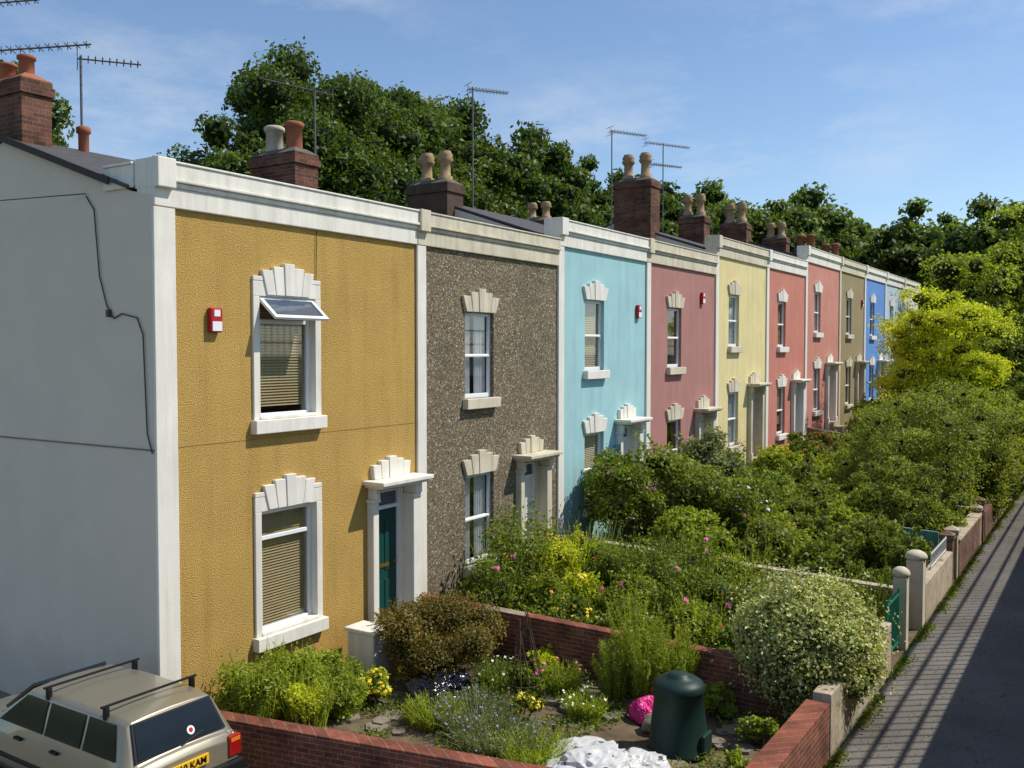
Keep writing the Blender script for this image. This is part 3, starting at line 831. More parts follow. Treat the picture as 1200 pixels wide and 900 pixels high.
# ------------------------------------------------------------------ vegetation
def shrub(name, x, y, r, h, leaf, n, L, label, seed, W=None, M=9, flowers=None, nf=0, fs=.035, core=True, stems=True, cm=None, zoff=0, dome=False, sprigs=14):
    rs = np.random.RandomState(seed)
    z0 = gz(x, y) + zoff
    if dome:
        cl = [(0, 0, h * .48, r * .86, r * .86, h * .46)] * 3 + make_clumps(rs, (0, 0, h * .48), (r, r, h * .5), M, .16, .26, .70, .84, -.9)
    else:
        cl = make_clumps(rs, (0, 0, h * .52), (r, r, h * .55), M, .28, .46, .35, .78, -.8)
    cl = [c if c[2] - c[5] > -.1 else (c[0], c[1], c[5] * .9, c[3], c[4], c[5]) for c in cl]
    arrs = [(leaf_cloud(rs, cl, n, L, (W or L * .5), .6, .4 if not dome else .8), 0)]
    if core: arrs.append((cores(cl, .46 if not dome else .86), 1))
    if stems:
        for k in range(7):
            c = cl[(k + 3) % len(cl)]
            arrs.append((tubeq((rs.uniform(-.1, .1), rs.uniform(-.1, .1), -.05), (c[0], c[1], c[2] + c[5] * .7), .02, .006, 5), 2))
        for k in range(sprigs):
            c = cl[rs.randint(len(cl))]; d = unit(rs, 1)[0]; d[2] = abs(d[2]) + .3
            p1 = np.array(c[:3]) + d * np.array(c[3:6]) * (rs.uniform(1.2, 1.7) if not dome else 1.02)
            arrs.append((tubeq(c[:3], p1, .006, .003, 4), 2))
            m_ = 18; cc = np.array(c[:3]) + (p1 - np.array(c[:3])) * rs.uniform(.6, 1.05, (m_, 1)) + rs.normal(size=(m_, 3)) * L * .6
            arrs.append((leaf_quads(cc, unit(rs, m_), L, W or L * .5, rs), 0))
    o = quads_obj(name, arrs, [leaf, cm or CORE, BARK], (x, y, z0))
    tag(o, label, 'bush' if name != 'flowering_plant' else 'plant')
    if flowers:
        for fm in ([flowers] if not isinstance(flowers, list) else flowers):
            d = unit(rs, nf); d[:, 2] = np.abs(d[:, 2]); a = np.array(cl)[rs.randint(0, len(cl), nf)]
            c = a[:, :3] + d * a[:, 3:6] * 1.12
            nn = d + np.array([-.3, -.5, .4]); nn /= np.linalg.norm(nn, axis=1, keepdims=True)
            q = [leaf_quads(c, nn, fs, fs, rs), leaf_quads(c + nn * fs * .2, nn, fs * .8, fs * .8, rs), leaf_quads(c + nn * fs * .35, nn, fs * .5, fs * .5, rs)]
            p = quads_obj('blossoms', [(np.concatenate(q), 0)], [fm], (0, 0, 0), o)
    return o

def tuft(x, y, r, h, n, leaf, label, seed, wdt=.008, flowers=None, nf=0, fs=.02, name='plant', lean=.35, lf=5, ls=3.2):
    rs = np.random.RandomState(seed); z0 = gz(x, y)
    a = rs.uniform(0, 2 * math.pi, n); rr = r * np.sqrt(rs.rand(n)) * .6
    b0 = np.stack([rr * np.cos(a), rr * np.sin(a), np.zeros(n)], 1)
    out = np.stack([np.cos(a), np.sin(a), np.zeros(n)], 1) * (lean * h * rs.uniform(.2, 1, (n, 1)))
    hh = h * rs.uniform(.6, 1.05, (n, 1)) * np.array([[0, 0, 1]])
    b1 = b0 + out * .35 + hh * .55; b2 = b0 + out + hh
    s = np.cross(unit(rs, n), [0, 0, 1]); s /= np.linalg.norm(s, axis=1, keepdims=True); s *= wdt
    q = np.concatenate([np.stack([b0 - s, b0 + s, b1 + s, b1 - s], 1), np.stack([b1 - s, b1 + s, b2 + s * .2, b2 - s * .2], 1)])
    arrs = [(q, 0)]
    k = rs.uniform(.0, 1, (n * lf, 1)); idx = rs.randint(0, n, n * lf)
    seg = rs.rand(n * lf, 1) < .45
    c = np.where(seg, b0[idx] * (1 - k) + b1[idx] * k, b1[idx] * (1 - k) + b2[idx] * k) + unit(rs, n * lf) * wdt * 3
    arrs.append((leaf_quads(c, unit(rs, n * lf), wdt * ls, wdt * 1.1, rs), 0))
    o = quads_obj(name, arrs, [leaf], (x, y, z0)); tag(o, label, 'plant')
    if flowers:
        idx = rs.randint(0, n, nf); c = b2[idx] + unit(rs, nf) * .03
        nn = unit(rs, nf) * .5 + np.array([-.3, -.4, .9]); nn /= np.linalg.norm(nn, axis=1, keepdims=True)
        quads_obj('blossoms', [(np.concatenate([leaf_quads(c, nn, fs, fs, rs), leaf_quads(c + nn * .005, nn, fs, fs, rs)]), 0)], [flowers], (0, 0, 0), o)
    return o

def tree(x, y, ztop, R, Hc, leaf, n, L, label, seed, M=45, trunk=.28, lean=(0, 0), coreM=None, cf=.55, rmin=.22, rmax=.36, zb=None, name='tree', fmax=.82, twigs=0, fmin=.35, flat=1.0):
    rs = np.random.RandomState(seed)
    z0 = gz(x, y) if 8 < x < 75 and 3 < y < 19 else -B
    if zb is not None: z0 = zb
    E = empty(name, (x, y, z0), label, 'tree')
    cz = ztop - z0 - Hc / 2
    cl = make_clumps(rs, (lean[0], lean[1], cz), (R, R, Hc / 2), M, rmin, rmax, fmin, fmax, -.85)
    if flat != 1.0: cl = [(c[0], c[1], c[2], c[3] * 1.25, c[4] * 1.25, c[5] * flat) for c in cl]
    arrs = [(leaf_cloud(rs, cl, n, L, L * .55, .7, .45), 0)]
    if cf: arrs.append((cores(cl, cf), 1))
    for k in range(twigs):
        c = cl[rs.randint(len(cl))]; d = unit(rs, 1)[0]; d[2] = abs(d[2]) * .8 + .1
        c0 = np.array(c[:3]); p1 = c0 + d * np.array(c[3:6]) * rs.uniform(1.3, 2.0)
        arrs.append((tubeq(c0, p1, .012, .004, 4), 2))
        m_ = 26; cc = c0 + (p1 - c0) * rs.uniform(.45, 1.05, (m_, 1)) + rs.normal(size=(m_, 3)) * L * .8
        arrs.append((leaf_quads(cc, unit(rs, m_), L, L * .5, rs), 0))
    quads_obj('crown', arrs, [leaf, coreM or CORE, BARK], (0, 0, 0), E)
    q = []
    th = max(cz - Hc * .35, .5)
    pts = [(0, 0, -.1), (lean[0] * .2 + trunk * .3, lean[1] * .2, th * .4), (lean[0] * .5, lean[1] * .5 + trunk * .4, th), (lean[0], lean[1], cz)]
    rr = [trunk * 1.25, trunk, trunk * .75, trunk * .4]
    for k in range(3): q.append(tubeq(pts[k], pts[k + 1], rr[k], rr[k + 1], 10))
    for k in range(min(12, M)):
        c = cl[k]; st = np.array(pts[2]) * (1 - k / 24) + np.array(pts[3]) * (k / 24)
        md = (st + np.array(c[:3])) / 2 + np.array([0, 0, .1 * R])
        q.append(tubeq(st, md, trunk * .35, trunk * .2, 6)); q.append(tubeq(md, c[:3], trunk * .2, trunk * .06, 6))
    quads_obj('trunk', [(np.concatenate(q), 0)], [BARK], (0, 0, 0), E)
    return E

bt = [
 (26.3, 26.8, 16.6, 4.7, 13, 80000, .095), (31, 28, 16.8, 4.2, 13, 50000, .11), (22.8, 25.9, 12.8, 2.8, 9, 28000, .10), (28, 25.5, 14.4, 3.8, 10, 30000, .105),
 (35.5, 28.5, 17.6, 4.3, 13, 44000, .125), (40.5, 29, 17.8, 4.3, 13, 34000, .14), (46, 28.5, 17.0, 4.2, 12, 26000, .155), (52, 28.5, 17.0, 4.4, 13, 22000, .17),
 (58, 29, 17.2, 4.6, 13, 18000, .19), (65, 29, 17.6, 5.0, 13, 16000, .21), (74, 29, 18.2, 5.4, 13, 15000, .23), (85, 28, 18.6, 6.0, 14, 14000, .26), (96, 27, 20.6, 6.4, 16, 14000, .29), (107, 24, 18.8, 6.2, 15, 11000, .32),
 (94, 15, 18.8, 6.2, 17, 14000, .28), (88, 8.6, 17.6, 6.0, 17, 15000, .26), (80, 4.2, 15.5, 5, 15, 14000, .23), (110, 14, 19, 8, 18, 9000, .38)]
for k, (x, y, zt, R, Hc, n, L) in enumerate(bt):
    tree(x, y, zt, R, Hc, L_DARK if k < 10 else L_FAR, n, L, 'tall dense dark green broadleaf tree behind the houses' if k < 14 else 'tall leafy green tree beyond the end of the terrace', 100 + k, M=120, trunk=.4, rmin=.12, rmax=.26, fmax=.88, fmin=.3, cf=.64)
tree(12.8, 26.5, 14.0, 3.5, 10, L_DARK, 24000, .10, 'broadleaf tree behind the end house roof', 131, M=50, trunk=.35, rmin=.14, rmax=.26, fmax=.95)
# garden trees
tree(41.5, 6.1, 7.3, 2.75, 7.6, L_YEL, 46000, .058, 'yellow green acacia tree in a front garden', 201, M=90, trunk=.13, coreM=COREL, cf=.42, rmin=.14, rmax=.27, fmax=.88, fmin=.25, twigs=170, flat=.85)
tree(60, 5.2, 12.8, 4.6, 12, L_LIGHT, 28000, .11, 'tall green tree beside the path', 202, M=80, trunk=.3, rmin=.14, rmax=.28, fmax=.9)
tree(48, 4.0, 6.2, 2.2, 7.0, L_OLIVE, 18000, .075, 'green tree overhanging the path', 212, M=60, trunk=.2, rmin=.14, rmax=.26, fmax=.95, twigs=80)
tree(27.6, 4.7, 3.0, 2.2, 3.8, L_OLIVE, 24000, .040, 'spreading green garden tree over the path wall', 203, M=64, trunk=.06, cf=.25, rmin=.12, rmax=.26, fmax=.95, twigs=220)
tree(31.0, 4.2, 3.2, 2.2, 3.9, L_OLIVE, 22000, .044, 'feathery green tree leaning over the front wall', 204, M=64, trunk=.06, cf=.25, rmin=.12, rmax=.26, fmax=.95, twigs=220)
tree(35.2, 4.2, 3.3, 2.1, 3.9, L_LIGHT, 18000, .05, 'light green garden tree', 205, M=56, trunk=.08, cf=.25, coreM=COREL, rmin=.12, rmax=.26, fmax=.95, twigs=150)
tree(40, 3.7, 2.8, 1.8, 3.8, L_OLIVE, 12000, .06, 'green garden tree by the path', 206, M=50, trunk=.1, rmin=.12, rmax=.26, fmax=.95, twigs=80)
tree(45, 3.5, 3.8, 1.9, 4.8, L_MID, 12000, .075, 'green garden tree by the path', 216, M=50, trunk=.12, rmin=.14, rmax=.28, fmax=.95, twigs=60)
tree(24.4, 4.5, 1.7, 1.5, 2.4, L_OLIVE, 13000, .038, 'small green garden tree', 207, M=44, trunk=.05, cf=.25, rmin=.12, rmax=.26, fmax=.96, twigs=120)
tree(33.4, 6.3, 2.6, 1.6, 3.2, L_MID, 12000, .048, 'bushy green garden tree', 208, M=44, trunk=.06, cf=.28, rmin=.14, rmax=.28, fmax=.95, twigs=100)

# garden one
G1 = [
 (8.75, 9.85, .50, 1.0, L_LIGHT, 4200, .032), (9.45, 9.9, .5, .85, L_LIGHT, 4200, .03), (10.15, 9.85, .45, .7, L_LIGHT, 4000, .03), (9.1, 9.2, .42, .62, L_YEL, 3000, .025), (9.7, 9.2, .5, .6, L_LIGHT, 3500, .028), (10.2, 9.5, .4, .5, L_MID, 2600, .03)]
for k, (x, y, r, h, lf, n, L) in enumerate(G1):
    shrub('flowering_plant', x, y, r, h, lf, n, L, 'bright green leafy plants against the ochre wall', 300 + k, M=14, cm=COREL, flowers=F_YEL if k in (3, 5) else None, nf=20, fs=.022)
    tuft(x, y, r, h * 1.15, 70, L_LIGHT, 'leafy upright stems against the ochre wall', 700 + k, .009, lean=.3, lf=9)
shrub('flowering_plant', 10.3, 9.1, .32, .55, L_LIGHT, 1800, .03, 'clump of yellow daisies beside the house wall', 320, M=8, flowers=F_YEL, nf=95, fs=.03)
shrub('bush', 11.75, 8.9, 1.3, 1.25, L_RUST, 30000, .026, 'rounded rusty green bush in front of the door', 321, M=60, sprigs=40)
shrub('flowering_plant', 12.75, 9.7, .35, .6, L_MID, 2400, .035, 'leafy plant near the doorway', 322, M=8)
shrub('flowering_plant', 10.9, 6.85, .36, .42, L_MID, 2200, .025, 'mound of yellow flowers in the garden', 323, M=7, flowers=F_YEL, nf=120, fs=.03)
tuft(10.4, 7.3, .7, .42, 620, L_GREY, 'grey green lavender clump', 324, .006, F_LAV, 60, .014, lean=.8)
tuft(10.0, 6.7, .7, .36, 620, L_GREY, 'grey green lavender clump near the brick wall', 325, .006, F_LAV, 50, .014, lean=.9)
tuft(9.9, 6.1, .6, .34, 460, L_LIGHT, 'low straggling green plant near the brick wall', 329, .006, lean=.9)
tuft(10.2, 7.9, .5, .36, 360, L_LIGHT, 'tuft of low green foliage', 326, .008, lean=.7)
tuft(11.5, 6.2, .35, .36, 260, L_LIGHT, 'tuft of green foliage with pale flowers', 327, .008, F_WHITE, 18, .02, lean=.6)
tuft(11.9, 7.9, .45, .4, 300, L_MID, 'straggling green plant on the garden soil', 330, .008, F_WHITE, 16, .02, lean=.7)
tuft(12.2, 7.0, .4, .45, 260, L_LIGHT, 'loose green stems before the brick wall', 331, .008, F_PINK, 12, .025, lean=.5)
tuft(11.1, 7.7, .35, .3, 220, L_MID, 'low loose green plant in the garden', 332, .007, lean=.8)
for k, (x, y, h, r) in enumerate(((12.65, 5.95, 1.6, .28), (12.4, 5.7, 1.2, .26), (12.75, 5.35, 1.15, .3), (12.3, 6.15, .95, .26))):
    tuft(x, y, r, h, 110, L_LIGHT, 'tall feathery bright green plant before the brick wall', 340 + k, .007, lean=.24, lf=38, ls=5)
shrub('flowering_plant', 12.6, 4.7, .45, .4, L_LIGHT, 2600, .035, 'low green ground plant by the brick wall', 350, M=8)
shrub('flowering_plant', 11.9, 3.85, .35, .35, L_LIGHT, 1800, .035, 'low bright green plant near the front wall', 352, M=7, flowers=F_WHITE, nf=20, fs=.015)
shrub('flowering_plant', 10.9, 3.75, .3, .3, L_LIGHT, 1500, .035, 'low bright green plant near the compost bin', 353, M=7)
shrub('flowering_plant', 12.75, 7.6, .35, .4, L_YEL, 2200, .03, 'yellow green plant by the brick wall', 354, M=10)
shrub('bush', 13.45, 3.66, 1.02, 1.95, L_VAR, 42000, .026, 'large rounded cream variegated bush over the wall', 360, W=.017, M=60, cm=COREL, dome=True)
# garden two
G2 = [
 (13.9, 9.6, .6, 1.25, L_MID, F_WHITE), (14.6, 8.9, .6, 1.1, L_LIGHT, F_ORG), (15.9, 9.4, .7, 1.4, L_YEL, F_YEL), (15.3, 8.3, .6, .95, L_YEL, F_YEL), (16.8, 9.2, .7, 1.35, L_LIGHT, F_ORG),
 (14.2, 7.9, .6, .8, L_MID, F_YEL), (16.4, 8.2, .7, 1.2, L_MID, F_RED), (15.2, 7.2, .7, 1.1, L_LIGHT, F_PINK), (16.3, 7.0, .7, 1.35, L_MID, F_PINK), (14.2, 6.8, .6, .9, L_MID, F_WHITE),
 (14.4, 5.8, .7, 1.0, L_LIGHT, F_RED), (15.6, 5.9, .75, 1.4, L_MID, F_PINK), (16.9, 6.0, .7, 1.3, L_LIGHT, F_PINK), (14.3, 5.0, .5, .8, L_MID, None), (15.3, 4.7, .7, 1.2, L_GREY, None), (16.6, 4.8, .7, 1.1, L_OLIVE, F_PINK), (17.4, 7.4, .7, 1.3, L_MID, F_RED), (17.5, 8.6, .6, 1.2, L_LIGHT, None), (17.3, 3.9, .5, 1.0, L_MID, None), (15.4, 3.7, .5, .9, L_LIGHT, None), (14.9, 9.75, .6, 1.5, L_MID, F_PINK)]
for k, (x, y, r, h, lf, f) in enumerate(G2):
    shrub('rose_bush' if f in (F_PINK, F_RED) else 'bush', x, y, r, h, lf, 4400, .034, 'leafy garden bush' + (' with flowers' if f else '') + ' between the low walls', 400 + k, M=20, flowers=f, nf=16 if f is not F_YEL else 55, fs=.045 if f is F_PINK else .036, sprigs=40)
    if k % 2 == 0: tuft(x + .2, y - .2, r, h * 1.35, 60, lf, 'upright leafy stems among the garden bushes', 760 + k, .009, lean=.3, lf=12)
rs = np.random.RandomState(430)
for kk, (x, y, h, sp) in enumerate(((14.9, 9.6, 2.4, 1.0), (15.6, 9.6, 2.2, .9), (16.0, 7.4, 1.9, .8), (16.6, 6.4, 1.8, .7), (14.2, 9.5, 1.8, .8), (20.5, 7.2, 2.2, .9), (15.0, 6.3, 1.6, .7), (24.6, 8.8, 2.6, 1.0))):
    arrs = []; cs = []
    for s_ in range(20):
        p = np.array([rs.uniform(-.2, .2), rs.uniform(-.2, .2), 0.]); d = np.array([rs.uniform(-1, 1) * sp * .5, rs.uniform(-1, 1) * sp * .5, h * rs.uniform(.6, 1)])
        prev = p
        for t in np.linspace(.2, 1, 6):
            c = p + d * t + np.array([0, 0, -.15 * t * t]) + rs.normal(size=3) * .03
            arrs.append((tubeq(prev, c, .012 * (1.2 - t), .012 * (1.1 - t), 4), 1)); 
            cs.append(prev * .5 + c * .5); cs.append(c); prev = c
    cs = np.array(cs); n = 3200
    c = cs[rs.randint(0, len(cs), n)] + rs.normal(size=(n, 3)) * .08
    nr = unit(rs, n); nr[:, 2] += .5; nr /= np.linalg.norm(nr, axis=1, keepdims=True)
    arrs.append((leaf_quads(c, nr, .038, .022, rs), 0))
    o = quads_obj('rose_bush', arrs, [L_MID, STEM], (x, y, gz(x, y))); tag(o, 'tall straggling rose bush with thin arching stems', 'bush')
    c = cs[rs.randint(0, len(cs), 12)] + rs.normal(size=(12, 3)) * .06
    nn = np.tile(np.array([[-.5, -.6, .6]]), (12, 1)) / .985
    quads_obj('blossoms', [(np.concatenate([leaf_quads(c, nn, .055, .055, rs), leaf_quads(c + nn * .02, nn, .045, .045, rs), leaf_quads(c + nn * .035, nn, .03, .03, rs)]), 0)], [F_PINK if kk > 1 else F_ORG], (0, 0, 0), o)

G3 = [
 (19.3, 9.45, 1.0, 2.5, L_MID, 12000), (20.3, 8.5, 1.2, 2.5, L_OLIVE, 14000), (21.4, 8.9, 1.0, 2.1, L_LIGHT, 8000), (24.2, 9.3, .9, 2.7, L_GREY, 7000), (25.2, 9.4, .7, 1.7, L_MID, 4000),
 (19.0, 7.6, .8, 1.5, L_LIGHT, 6000), (21.6, 7.4, 1.0, 1.7, L_MID, 7000), (19.3, 6.2, .8, 1.3, L_OLIVE, 5000), (20.8, 6.2, .8, 1.3, L_LIGHT, 5000), (19.5, 4.9, .7, 1.2, L_MID, 5000), (21.3, 4.8, .8, 1.4, L_OLIVE, 5000), (19.0, 3.9, .4, 1.0, L_MID, 2500),
 (24.0, 7.8, .9, 1.6, L_MID, 5000), (25.6, 7.8, .8, 1.4, L_LIGHT, 4500), (26.8, 8.9, .7, 1.2, L_YEL, 3500), (24.4, 6.4, .9, 1.6, L_OLIVE, 5500), (26.4, 6.6, .9, 1.4, L_LIGHT, 4500), (24.0, 3.8, .6, 1.2, L_OLIVE, 4000), (26.3, 3.7, .7, 1.3, L_MID, 4000),
 (29.0, 8.9, .8, 1.1, L_LIGHT, 3500), (30.3, 9.2, .6, .9, L_YEL, 2800), (31.6, 8.5, .8, 1.1, L_MID, 3500), (29.5, 7.3, .9, 1.4, L_LIGHT, 4000), (32.0, 7.2, .9, 1.5, L_OLIVE, 4000), (29.2, 3.8, .8, 1.4, L_MID, 4000),
 (33.9, 9.0, .8, 1.2, L_RUST, 3500), (35.2, 8.4, .8, 1.2, L_MID, 3500), (36.4, 9.2, .6, 1.0, L_LIGHT, 2600), (34.2, 7.2, .9, 1.5, L_MID, 3500), (39, 8.3, .9, 1.5, L_LIGHT, 3500), (41, 8.6, .9, 1.5, L_MID, 3000), (44.5, 8.3, 1.0, 1.9, L_YEL, 3500), (47, 8, 1.1, 2.1, L_MID, 3500), (51, 7.5, 1.3, 2.4, L_LIGHT, 3500), (56, 7, 1.5, 3.0, L_MID, 3500), (39.5, 3.5, .8, 1.6, L_OLIVE, 3500), (43.4, 3.5, .8, 1.8, L_MID, 3500),
 (22.2, 6.3, .6, 1.5, L_OLIVE, 4000), (22.2, 5.2, .6, 1.5, L_LIGHT, 4000), (21.2, 3.7, .7, 1.3, L_MID, 4000), (25.2, 3.5, .5, 1.2, L_LIGHT, 3000), (30.6, 3.3, .6, 1.3, L_MID, 3500), (32, 3.3, .6, 1.3, L_LIGHT, 3500), (34.5, 3.3, .7, 1.5, L_MID, 3500), (36.5, 3.3, .7, 1.6, L_OLIVE, 3500), (22.3, 8.9, .6, 1.7, L_MID, 4000), (23.6, 5.4, .7, 1.5, L_LIGHT, 4000), (28.4, 6.4, .9, 1.5, L_LIGHT, 4500), (22.2, 4.2, .55, 1.35, L_OLIVE, 4000), (20.2, 3.6, .45, 1.1, L_MID, 3000), (27.2, 7.7, .7, 1.5, L_OLIVE, 4000), (30.8, 6.2, .9, 1.7, L_MID, 4500), (37.2, 7.6, .9, 1.7, L_OLIVE, 4000), (36.4, 6.2, .9, 1.9, L_LIGHT, 4000), (32.2, 9.3, .5, 1.2, L_MID, 2800), (27.3, 9.5, .5, 1.3, L_MID, 3000)]
for k, (x, y, r, h, lf, n) in enumerate(G3):
    f = {0: F_PINK, 5: F_RED, 13: F_PINK, 19: F_RED, 21: F_RED, 20: F_YEL, 6: F_WHITE, 27: F_RED, 14: F_ORG, 8: F_PINK}.get(k)
    shrub('bush', x, y, r, h, lf, n, .038 + .0006 * x, 'leafy ' + {L_MID: 'green', L_LIGHT: 'light green', L_YEL: 'yellow green', L_OLIVE: 'olive green', L_GREY: 'grey green', L_RUST: 'reddish'}[lf] + ' bush in a terraced front garden', 500 + k, M=20, flowers=f, nf=20, fs=.05, sprigs=34)

rs = np.random.RandomState(900)
n = 22000
X = rs.uniform(9.3, 13.0, n); Y = rs.uniform(3.4, 10.2, n)
msk = np.array([noise.noise(Vector((a * 1.4, b * 1.4, 3))) > -.02 for a, b in zip(X, Y)])
X, Y = X[msk], Y[msk]
c = np.stack([X, Y, np.array([gz(a, b) for a, b in zip(X, Y)]) + rs.uniform(.0, .13, len(X))], 1)
nr = unit(rs, len(X)); nr[:, 2] += .6; nr /= np.linalg.norm(nr, axis=1, keepdims=True)
q1 = leaf_quads(c, nr, .026, .014, rs)
n = 8000; X = rs.uniform(9, 45, n); Y = 2.93 - np.abs(rs.normal(size=n)) * .08
msk = np.array([noise.noise(Vector((a * .9, 7, 3))) > -.05 for a in X]); X, Y = X[msk], Y[msk]
c = np.stack([X, Y, -B + .02 + rs.uniform(0, .09, len(X))], 1); nr = unit(rs, len(X))
q2 = leaf_quads(c, nr, .035, .015, rs)
n = 2200; X = rs.uniform(9, 40, n); Y = rs.uniform(1.2, 2.9, n)
c = np.stack([X, Y, np.full(n, -B + .026)], 1); nr = np.tile([[0.05, .05, 1.]], (n, 1)); q3 = leaf_quads(c, nr, .02, .012, rs)
o = quads_obj('ground_cover', [(q1, 0), (q2, 0), (q3, 1)], [L_MID, L_RUST]); tag(o, 'low weeds and ground cover over the soil', 'ground cover', kind='stuff')
mb = MB()
rr = random.Random(5)
for k in range(70):
    x = rr.uniform(9.5, 12.8); y = rr.uniform(3.8, 9.3); a0 = rr.uniform(0, 1); s = rr.uniform(.10, .26); n = rr.choice([5, 6, 7])
    z = gz(x, y) + .03 + k * .0005
    vs = [(x + s * rr.uniform(.75, 1.1) * math.cos(a0 + 6.283 * i / n), y + s * rr.uniform(.75, 1.1) * math.sin(a0 + 6.283 * i / n)) for i in range(n)]
    mb.prism(vs, z - .06, z, 0, 'z')
g = mb.obj('paving', [SLAB]); tag(g, kind='structure')

# ------------------------------------------------------------------ garden objects
DG = mat_plain('bin_green_plastic', (26, 50, 44), .5, .12, 3, .05)
m = MB()
m.lathe((0, 0, 0), [(.43, 0), (.44, .02), (.42, .05), (.37, .46), (.33, .78), (.345, .79), (.345, .82), (.31, .84)], 32)
bo = m.obj('compost_bin', [DG], loc=(11.27, 4.7, -B + .02), label='dark green plastic compost bin with a round lid', cat='compost bin'); bo.scale = (.93, .93, .97)
m = MB(); m.lathe((0, 0, .82), [(.36, 0), (.365, .05), (.33, .1), (.25, .15), (.15, .17), (.14, .20), (.02, .205)], 32); m.obj('lid', [DG], bo)
m = MB(); m.box(-.15, .15, -.44, -.38, .04, .3); m.obj('hatch', [DG], bo, bevel=.02)

def crumple(name, loc, sc, mm, label, cat, amp=.25, seed=0, freq=1.6, sub=6, fold=.10):
    bm = bmesh.new(); bmesh.ops.create_icosphere(bm, subdivisions=sub, radius=1)
    for v in bm.verts:
        p = v.co.copy()
        q = p * freq + Vector((seed, seed * .7, 0))
        q2 = q + Vector((noise.noise(q * 1.7), noise.noise(q * 1.7 + Vector((5, 1, 2))), noise.noise(q * 1.7 + Vector((1, 8, 3))))) * .7
        a = noise.noise(q); b = 1 - abs(noise.noise(q2 * 1.8)) * 2.5; c = 1 - abs(noise.noise(q2 * 4.2)) * 2.5
        v.co = p * (1 + amp * a + fold * b + fold * .4 * c)
        if v.co.z < -.3: v.co.z = -.3
        v.co = Vector((v.co.x * sc[0], v.co.y * sc[1], v.co.z * sc[2]))
    me = bpy.data.meshes.new(name); bm.to_mesh(me); bm.free(); me.materials.append(mm)
    me.polygons.foreach_set('use_smooth', [True] * len(me.polygons))
    o = bpy.data.objects.new(name, me); root.objects.link(o); o.location = loc; tag(o, label, cat); return o
BLK = mat_plain('black_plastic', (16, 16, 18), .18, .1, spec=.8)
def mat_sack():
    m, nt, out = newmat('white_plastic'); v = coords(nt)
    n = noise_n(nt, v, 5, 5)
    col = mixcol(nt, rng_map(nt, n, 0, 1, .60, .63), lin((204, 204, 202)), lin((84, 86, 92)))
    finish(nt, out, col, .35, 0, noise_n(nt, v, 7, 4), .5, .04, .5); return m
WPL = mat_sack(); PNK = mat_plain('pink_plastic', (206, 50, 126), .35, .05)
crumple('rubbish_bag', (10.95, 8.3, -B + .12), (.46, .40, .32), BLK, 'crumpled black plastic bag on the garden ground', 'rubbish bag', .35, 3, fold=.14)
crumple('plastic_sack', (10.0, 5.3, -B + .03), (.6, .58, .27), WPL, 'heap of crumpled white plastic sheeting', 'plastic sack', .4, 8, fold=.11, freq=1.3)
crumple('plastic_sack', (10.4, 4.85, -B + .03), (.38, .36, .19), WPL, 'crumpled white plastic sack beside the compost bin', 'plastic sack', .4, 12, fold=.11, freq=1.3)
crumple('plastic_bag', (12.0, 5.5, -B + .08), (.22, .18, .2), PNK, 'bright pink plastic bag beside the compost bin', 'plastic bag', .35, 5)
crumple('garden_rock', (11.7, 5.2, -B + .08), (.22, .18, .16), SLAB, 'grey stone in the garden', 'rock', .3, 15, sub=4, fold=.04)
crumple('garden_rock', (10.75, 7.9, -B + .05), (.15, .13, .12), SLAB, 'small pale stone near the plants', 'rock', .3, 19, sub=4, fold=.04)
m = MB(); tp = Vector((0, 0, 1.25)); ro = random.Random(3)
for k in range(9):
    a = 6.283 * k / 9 + ro.uniform(-.2, .2); m.tube((.34 * math.cos(a), .34 * math.sin(a), 0), tp + Vector((.08 * ro.uniform(-1, 1), .08 * ro.uniform(-1, 1), ro.uniform(-.1, .15))), .009, n=5)
for z in (.35, .7):
    r = .34 * (1 - z / 1.25) + .02
    for k in range(12):
        a = 6.283 * k / 12; b = 6.283 * (k + 1) / 12; m.tube((r * math.cos(a), r * math.sin(a), z), (r * math.cos(b), r * math.sin(b), z), .006, n=4)
m.obj('plant_support', [BARK], loc=(11.5, 7.2, -B), label='conical twig plant support in the garden', cat='plant support')
shrub('flowering_plant', 11.55, 7.2, .3, .6, L_MID, 1500, .03, 'green plant growing inside the twig support', 371, M=6)

# ------------------------------------------------------------------ car
CARP = mat_plain('champagne_paint', (150, 143, 122), .32, .03, 2, 0, metal=.5, coat=.5)
CBLK = mat_plain('car_black_trim', (20, 20, 21), .5, .05)
CGL = mat_plain('car_glass', (20, 25, 24), .09, .05, 2, 0, spec=.55)
TAIL = mat_plain('tail_lamp_red', (150, 18, 20), .2, .05, coat=.6); AMB = mat_plain('lamp_amber', (216, 120, 40), .2, .05)
PLY = mat_plain('plate_yellow', (232, 184, 40), .4, .02); ALU = mat_plain('alloy', (150, 150, 150), .4, .05, metal=.7); RUB = mat_plain('rubber', (24, 24, 24), .8, .05)
car = empty('parked_car', (6.60, 8.50, -B - .01), 'champagne coloured hatchback parked beside the end house', 'car')
car.scale = (.9,) * 3
def sec(l, wmul, zbelt, zr, wr, zbot=.24):
    pts = [(0, zbot), (.70 * wmul, zbot), (.80 * wmul, .40), (.82 * wmul, .62), (.80 * wmul, .78), (.76 * wmul, zbelt), (wr, zr - .05), (wr - .07, zr - .008), (wr * .5, zr + .012), (0, zr + .02)]
    return [(w_, l, z_) for w_, z_ in pts]
